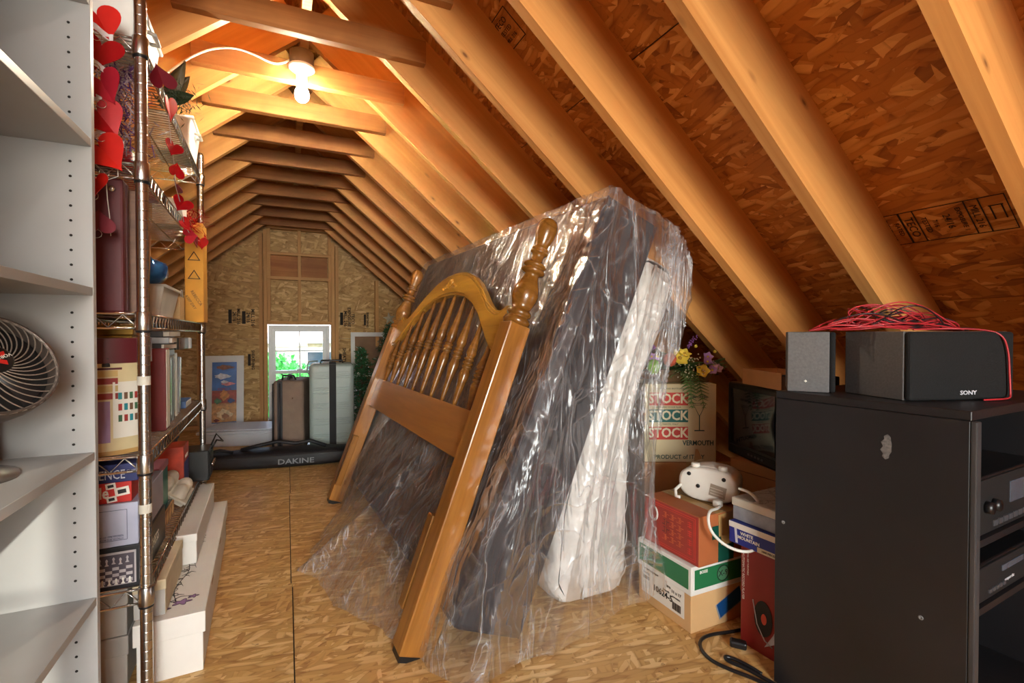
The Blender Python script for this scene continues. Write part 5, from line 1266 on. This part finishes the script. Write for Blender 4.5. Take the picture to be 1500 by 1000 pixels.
# flower arrangement
fa = thing('flower_arrangement', 'easter flower arrangement with plastic eggs on the vermouth carton', 'flower arrangement', (1.650, 1.680, .7855), R(-25)); fa.scale = (1.2, 1.1, 1.15)
FERN = paint('fern_green', (96, 126, 66), .6, vary=.35, nscale=20); rnd = random.Random(21)
MB().add([(x*k*.11, y*k*.06, z_) for (z_, k) in ((0, .8), (.05, 1)) for x, y in ((-1,-1), (1,-1), (1,1), (-1,1))], [(0,3,2,1), (0,1,5,4), (1,2,6,5), (2,3,7,6), (3,0,4,7), (4,5,6,7)]).build('basket', paint('basket_brown', (120, 90, 56), .8, bump=.5), fa, bevel=.004)
def frond(p, dirv, L, droop):
    b = MB(); p = Vector(p); dirv = Vector(dirv).normalized(); pts = []
    for i in range(13):
        t = i/12; pts.append(p + dirv*L*t + Vector((0, 0, -droop*t*t)))
    b.tube(pts, .0011, 4)
    side = dirv.cross(Vector((0,0,1))); side = side.normalized() if side.length > .01 else Vector((1,0,0))
    for i in range(1, 13):
        for s in (1, -1):
            l = L*.26*math.sin(PI*(.12 + .86*i/13)); tip = pts[i] + side*s*l + dirv*l*.5 + Vector((0,0,-.004)); w = dirv*.0042
            b.add([pts[i] - w, pts[i] + w, tip + w*.25, tip - w*.25], [(0,1,2,3)])
    b.build('fern_frond', FERN, fa)
for k in range(58):
    a = rnd.uniform(0, 2*PI); el = rnd.uniform(.02, 1.0); frond((rnd.uniform(-.08, .08), rnd.uniform(-.045, .03), .05), (math.cos(a)*1.2, math.sin(a)*.8 - .15, el), rnd.uniform(.085, .145), rnd.uniform(.01, .06))
for x, z0_ in ((-.02, .02), (.03, .03), (.01, .0)): frond((x, -.07, .05), (rnd.uniform(-.2, .2), -.6, -.5), .11, .06)
def petal_flower(c, r, n, mat, cmat, name, tilt):
    f = MB(); M = Euler(tilt).to_matrix(); c = Vector(c)
    for k in range(n):
        a = 2*PI*k/n
        f.grid(5, 6, lambda u, v, a=a: c + M @ (Matrix.Rotation(a, 3, 'Z') @ Vector((r*v, (u - .5)*r*.95*math.sin(PI*(.10 + .88*v)), r*.35*v*v + .15*r*abs(u - .5)))))
    o = f.build(name, mat, fa); b = MB().ball(c + M @ Vector((0,0,.15*r)), r*.22, 8, 6).build('flower_centre', cmat, o)
YEL = paint('petal_yellow', (226, 200, 74), .6, vary=.2); LIL = paint('petal_lilac', (182, 140, 196), .6, vary=.2); PNK = paint('petal_pink', (214, 170, 180), .6, vary=.2); OCH = paint('ochre', (190, 150, 50), .6)
petal_flower((-.035, -.085, .095), .035, 6, YEL, OCH, 'yellow_flower', (R(60), 0, R(10))); petal_flower((-.015, -.075, .112), .026, 5, YEL, OCH, 'yellow_flower', (R(40), R(15), 0))
petal_flower((.048, -.095, .048), .027, 5, YEL, OCH, 'yellow_flower', (R(80), 0, R(-20)))
for (x, y, z_) in ((.068, -.085, .082), (.092, -.078, .066), (.085, -.088, .050), (.112, -.07, .055), (.075, -.07, .10)): petal_flower((x, y, z_), .020, 5, LIL if x < .09 else PNK, YEL, 'lilac_flower', (R(65), R(rnd.uniform(-20, 20)), 0))
for (x, y, z_) in ((-.13, -.06, .10), (-.115, -.065, .085), (-.145, -.05, .12)): petal_flower((x, y, z_), .018, 5, LIL, YEL, 'lilac_flower', (R(50), R(-30), 0))
MB().ball((-.128, -.078, .062), .024, 20, 14, (1, 1, 1.25)).build('green_egg', paint('egg_green', (126, 186, 50), .25), fa)
MB().ball((-.070, -.085, .090), .024, 20, 14, (1.05, 1, 1.1)).build('coral_egg', paint('egg_coral', (220, 110, 84), .3), fa)
fl_ = MB()
for k in range(90): fl_.ball((rnd.gauss(.015, .035), -.075 + rnd.gauss(0, .02), .06 + rnd.gauss(0, .025)), .0032, 5, 4)
o = fl_.build('white_blossoms', CRM, fa); o['kind'] = 'stuff'
for (x, y, z_, s) in ((-.115, -.03, .15, -.5), (.02, -.01, .155, .7)):
    b = MB()
    for k in range(26): t = k/25; b.ball((x + s*.05*t + rnd.gauss(0,.004), y + rnd.gauss(0,.004), z_ - .02 + .05*t), .0048*(1.1 - .7*t), 5, 4)
    b.build('lavender_spike', paint('lavender', (140, 84, 150), .6, vary=.2), fa)
for k in range(8): MB().ball((rnd.uniform(-.12, .11), -.06 + rnd.uniform(-.03, .02), .10 + rnd.uniform(-.01, .045)), .0065, 8, 6).build('yellow_berry', YEL, fa)
# television
tv = thing('television', 'black tube television with curved dark screen beside the vermouth carton', 'television', (1.672, 1.325, .4935), R(-110))
TW, TH = .36, .305
MB().bx(-TW/2, TW/2, 0, .07, 0, TH).build('bezel', BLACKP, tv, bevel=.012, seg=3)
vs = [(x*TW/2*k, y, TH/2 + z_*TH/2*k) for (y, k) in ((.07, .97), (.20, .80), (.27, .55)) for x, z_ in ((-1,-1), (1,-1), (1,1), (-1,1))]
MB().add(vs, [(4*i+k, 4*i+(k+1) % 4, 4*i+4+(k+1) % 4, 4*i+4+k) for i in range(2) for k in range(4)] + [(8,9,10,11), (3,2,1,0)]).build('back_housing', BLACKP, tv, (0, 0, -.003), bevel=.01)
MB().grid(16, 14, lambda u, v: Vector(((u - .5)*.30, -.002 - .010*(1 - (2*u-1)**2*.8)*(1 - (2*v-1)**2*.8), .055 + v*.225))).build('screen', paint('crt_glass', (20, 26, 40), .08, vary=.2), tv)
MB().bx(-.16, .16, -.003, .002, .012, .042).build('control_panel', BLACKM, tv, bevel=.002)
for k in range(5): MB().bx(-.02 + k*.022, -.006 + k*.022, -.005, 0, .022, .030).build('button', paint('button_grey', (70, 70, 74), .4), tv, bevel=.001)
tc_ = thing('open_carton', 'shallow open carton with vented black end lying on the television', 'box', (1.715, 1.225, .799), R(-112))
MB().bx(-.15, .11, -.075, -.071, 0, .062).bx(-.15, .11, .071, .075, 0, .062).bx(-.15, -.146, -.071, .071, 0, .062).bx(-.146, .11, -.071, .071, 0, .004).build('tray', paint('carton_tan', (190, 136, 84), .75), tc_)
ve = MB().bx(.111, .20, -.075, .075, 0, .058).build('vented_end', BLACKM, tc_, bevel=.003)
for k in range(14): MB().bx(.114 + k*.006, .1165 + k*.006, -.0765, -.0752, .006, .052).build('vent_slot', paint('vent_brown', (96, 62, 38), .6), ve)
# record player box and puzzle boxes
rp = thing('record_player_box', 'tall red record player box standing between cartons and black cabinet', 'box', (1.338 + .15, 1.040, 0), R(4))
D = (.30, .128, .323)
rbox('body', *D, paint('record_red', (140, 30, 26), .45, vary=.06), rp)
MB().prism([(.030*math.cos(2*PI*k/30), .055*math.sin(2*PI*k/30)) for k in range(30)], 0, .0008).build('printed_record', INK, rp, *FACE['-x'](.015, .115, *D, .001))
MB().prism([(.009*math.cos(2*PI*k/20), .017*math.sin(2*PI*k/20)) for k in range(20)], 0, .0008).build('printed_record_label', paint('label_coral', (220, 84, 60), .5), rp, *FACE['-x'](.018, .115, *D, .002))
MB().tube([(-.03, .05, 0), (-.015, -.02, 0), (.01, -.06, 0), (.035, -.07, 0)], .0022, 5).build('printed_arm', SILV, rp, *FACE['-x'](.01, .11, *D, .001))
MB().prism([(.0, -.03), (.04, .0), (.04, .05), (.028, .02)], 0, .0008).build('printed_plinth', SILV, rp, *FACE['-x'](.020, .06, *D, .0012))
dtext(rp, '-x', D, -.054, .22, 'AUTOMATIC RECORD PLAYER', .011, PAPER, rz=R(-90)); dtext(rp, '-x', D, -.038, .265, 'FULL SIZE TURNTABLE', .007, PAPER, rz=R(-90))
pz = thing('jigsaw_box', 'blue jigsaw puzzle box with white lettering on the record player box', 'box', (1.322 + .15, 1.050, .3235), R(4))
D = (.31, .165, .070)
rbox('body', *D, paint('puzzle_blue', (30, 42, 130), .4), pz); decal(pz, '-x', D, 0, .060, .163, .018, PAPER); decal(pz, '-x', D, -.056, .030, .008, .05, SILV, rz=R(6))
dtext(pz, '-x', D, -.018, .040, 'WHITE', .014, PAPER, bold=.0003); dtext(pz, '-x', D, -.012, .026, 'MOUNTAIN', .014, PAPER, bold=.0003); decal(pz, '-x', D, .055, .010, .075, .016, paint('cream_strip', (206, 196, 170), .5)); dtext(pz, '-x', D, .055, .010, '1000 PIECES', .009, INK)
pz2 = thing('jigsaw_box', 'pale grey jigsaw puzzle box wrapped in film on the blue one', 'box', (1.335 + .145, 1.052, .394), R(2))
rbox('body', .29, .155, .045, paint('puzzle_grey', (150, 158, 168), .35, vary=.2, nscale=24), pz2); rbox('lid', .296, .160, .026, paint('puzzle_cream', (206, 200, 184), .35, vary=.1), pz2, (0, 0, .0455))
m = MB(); m.grid(24, 12, lambda u, v: Vector(((u - .5)*.28, (v - .5)*.15, .0725 + .010*max(0, nz1(u*7, v*5, 2)) + .001))); m.build('crumpled_wrap', FILM, pz2)

# ================================================================== BLACK CABINET, HI-FI, SPEAKERS
CY = R(3)
cb = thing('media_cabinet', 'tall black laminate media cabinet with open front at the right edge', 'cabinet', (1.268, .926, 0), CY)
CW, CDp, CH = .63, .425, .84
MB().bx(0, .020, -CDp, 0, 0, CH - .021).build('side_panel', BLACKLAM, cb, bevel=.0015, seg=1)
MB().bx(CW - .020, CW, -CDp, 0, 0, CH - .021).build('side_panel', BLACKLAM, cb, bevel=.0015, seg=1)
MB().bx(0, CW, -CDp - .002, 0, CH - .020, CH).build('top_panel', BLACKLAM, cb, bevel=.0015, seg=1)
MB().bx(.021, CW - .021, -.008, -.002, .02, CH - .021).build('back_panel', BLACKM, cb)
for z_ in (.05, .365, .52): MB().bx(.021, CW - .021, -CDp + .02, -.009, z_, z_ + .016).build('shelf', BLACKLAM, cb)
MB().bx(-.001, .021, -CDp - .012, -CDp - .0005, 0, CH - .021).build('front_edge', paint('edge_band', (58, 57, 58), .4), cb, bevel=.003)
for y, z_ in ((-.025, .47), (-.345, .365)): MB().lathe([(.005,0), (.005,.0012), (.0022,.0012), (.0022,.0004)], 14, Matrix.Rotation(R(-90), 4, 'Y')).build('screw_cap', paint('cap_grey', (120, 118, 116), .4), cb, (-.0002, y, z_))
sm_ = MB(); rnd = random.Random(5)
sm_.prism([(.010*math.cos(2*PI*k/20)*(1 + .3*math.sin(3*k)) , .030*math.sin(2*PI*k/20)) for k in range(20)], 0, .0003)
sm_.build('scuff_mark', paint('scuff', (104, 102, 100), .6, vary=.4, nscale=120), cb, (-.0006, -.275, .735), (R(90), R(4), R(-90)))
def hifi(name, label, z_, h, kind):
    t = thing(name, label, 'electronics', cb.matrix_basis @ Vector((.215, -.20, z_)) if False else (Euler((0,0,CY)).to_matrix() @ Vector((.325, -.245, z_)) + Vector((1.268, .926, 0))), CY)
    rbox('case', .40, .30, h, BLACKP, t, bevel=.004); rbox('face_plate', .402, .006, h - .01, BLACKM, t, (0, -.152, .005), bevel=.002)
    if kind:
        rbox('cassette_window', .09, .003, h*.38, paint('window_grey', (84, 88, 98), .15), t, (.02, -.156, h*.42), bevel=.001)
        for k in range(8): MB().bx(-.12 + k*.03, -.098 + k*.03, -.158, -.153, h*.12, h*.22).build('button', paint('button_grey', (70, 70, 74), .4), t, bevel=.001)
        for k in range(2): MB().lathe([(.014,0), (.013,.014)], 18, Matrix.Rotation(R(90), 4, 'X')).build('knob', BLACKP, t, (-.16 + k*.04, -.155, h*.5))
    else:
        rbox('disc_tray', .13, .003, .014, paint('window_grey', (84, 88, 98), .15), t, (.0, -.156, h*.6), bevel=.001); text(t, 'compact disc', .011, (-.02, -.1563, h*.32), (R(90), 0, 0), SILV)
        for k in range(5): MB().bx(-.14 + k*.02, -.126 + k*.02, -.158, -.153, h*.2, h*.3).build('button', paint('button_grey', (70, 70, 74), .4), t, bevel=.001)
    return t
hifi('cassette_player', 'black cassette deck with grey tape window on the upper cabinet shelf', .5365, .135, 1)
hifi('disc_player', 'black compact disc player on the lower cabinet shelf', .3815, .088, 0)
SPV = paint('speaker_vinyl', (84, 82, 82), .55, vary=.16, nscale=160, bump=.12, bscale=220); CLOTH = paint('speaker_cloth', (8, 8, 9), .9, bump=.3, bscale=300)
sp1 = thing('speaker', 'wide black centre speaker with cloth front on the black cabinet', 'speaker', (1.512, .688, .841), R(-17), 'loudspeakers on the cabinet')
MB().bx(-.148, .148, -.085, .085, 0, .167).build('cabinet_shell', SPV, sp1, bevel=.002); MB().bx(-.147, .147, -.101, -.0855, .001, .166).build('grille_cloth', CLOTH, sp1, bevel=.006)
text(sp1, 'SONY', .014, (.015, -.1018, .018), (R(90), 0, 0), SILV, sx=1.25, bold=.0003)
sp2 = thing('speaker', 'small grey-black speaker standing behind the wide one on the cabinet', 'speaker', (1.372, .902, .841), R(37), 'loudspeakers on the cabinet')
MB().bx(-.075, .075, -.046, .054, 0, .167).build('cabinet_shell', SPV, sp2, bevel=.002); MB().bx(-.074, .074, -.060, -.0465, .001, .166).build('grille_cloth', CLOTH, sp2, bevel=.005)
MB().lathe([(.004,0), (.004,.001), (.001,.0012)], 4, Matrix.Rotation(R(-90), 4, 'Y')).build('chip_mark', PAPER, sp2, (-.0752, .01, .03))
# tangle of speaker wire
wr = thing('wire_bundle', 'tangled bundle of red and black speaker wire lying on the speakers', 'wire', (1.45, .74, 1.008), R(-30))
WRED = paint('wire_red', (172, 40, 46), .4, vary=.15); WBLK = paint('wire_black', (44, 26, 28), .4); rnd = random.Random(8)
def loops(n, seed, mat, name):
    rnd = random.Random(seed)
    for q in range(n):
        pts = []; ax = rnd.uniform(.07, .17); ay = rnd.uniform(.015, .05); ph = rnd.uniform(0, 6); cx, cy_ = rnd.uniform(-.05, .05), rnd.uniform(-.01, .01); lift = rnd.uniform(.008, .078)
        for k in range(34):
            a = ph + 2*PI*k/26
            x = cx + ax*math.cos(a) + .008*math.sin(3*a + q); y = cy_ + ay*math.sin(a) + .006*math.sin(4*a)
            env = max(0, 1 - (x/.185)**2)
            pts.append((x, y, .0035 + lift*env*(.6 + .4*math.sin(2*a + q))))
        MB().tube(smooth_pts(pts, 1), .0020, 6).build(name, mat, wr)
loops(15, 3, WRED, 'red_strand'); loops(6, 17, WBLK, 'black_strand')
def sp1_to_wr(p):
    w = Matrix.Rotation(R(-17), 3, 'Z') @ Vector(p) + Vector((1.512, .688, .841)); return Matrix.Rotation(R(30), 3, 'Z') @ (w - Vector((1.45, .74, 1.008)))
MB().tube(smooth_pts([sp1_to_wr(p) for p in ((-.05,-.02,.172), (.03,-.04,.175), (.08,-.085,.172), (.105,-.106,.160), (.120,-.108,.12), (.124,-.108,.06), (.126,-.109,.015), (.118,-.114,.0035), (.06,-.122,.0035), (.03,-.124,.0035))]), .0022, 6).build('hanging_strand', WRED, wr)
MB().tube(smooth_pts([sp1_to_wr(p) for p in ((.02,.0,.172), (.10,-.02,.178), (.16,-.03,.170), (.22,-.02,.14), (.26,.0,.11))]), .0020, 6).build('hanging_strand', WBLK, wr)
# black flex on the floor
fc = thing('black_cable', 'black power cable curling over the floor in front of the record player box', 'cable', (0,0,0))
MB().tube(smooth_pts([(1.42,1.125,.006), (1.34,1.135,.006), (1.27,1.155,.006), (1.215,1.150,.006), (1.18,1.115,.006), (1.165,1.06,.006), (1.19,1.0,.006), (1.22,.95,.006), (1.235,.90,.006), (1.25,.84,.006)]), .0055, 8).build('flex', BLACKP, fc)
MB().tube(smooth_pts([(1.255,.955,.006), (1.25,1.0,.006), (1.235,1.04,.007), (1.215,1.055,.009), (1.21,1.035,.007), (1.235,.99,.006), (1.245,.94,.006), (1.255,.90,.006)]), .0055, 8).build('flex', BLACKP, fc)
rbox('plug', .05, .028, .022, BLACKP, fc, (1.302, 1.075, .001), (0, 0, R(-50)), bevel=.006)
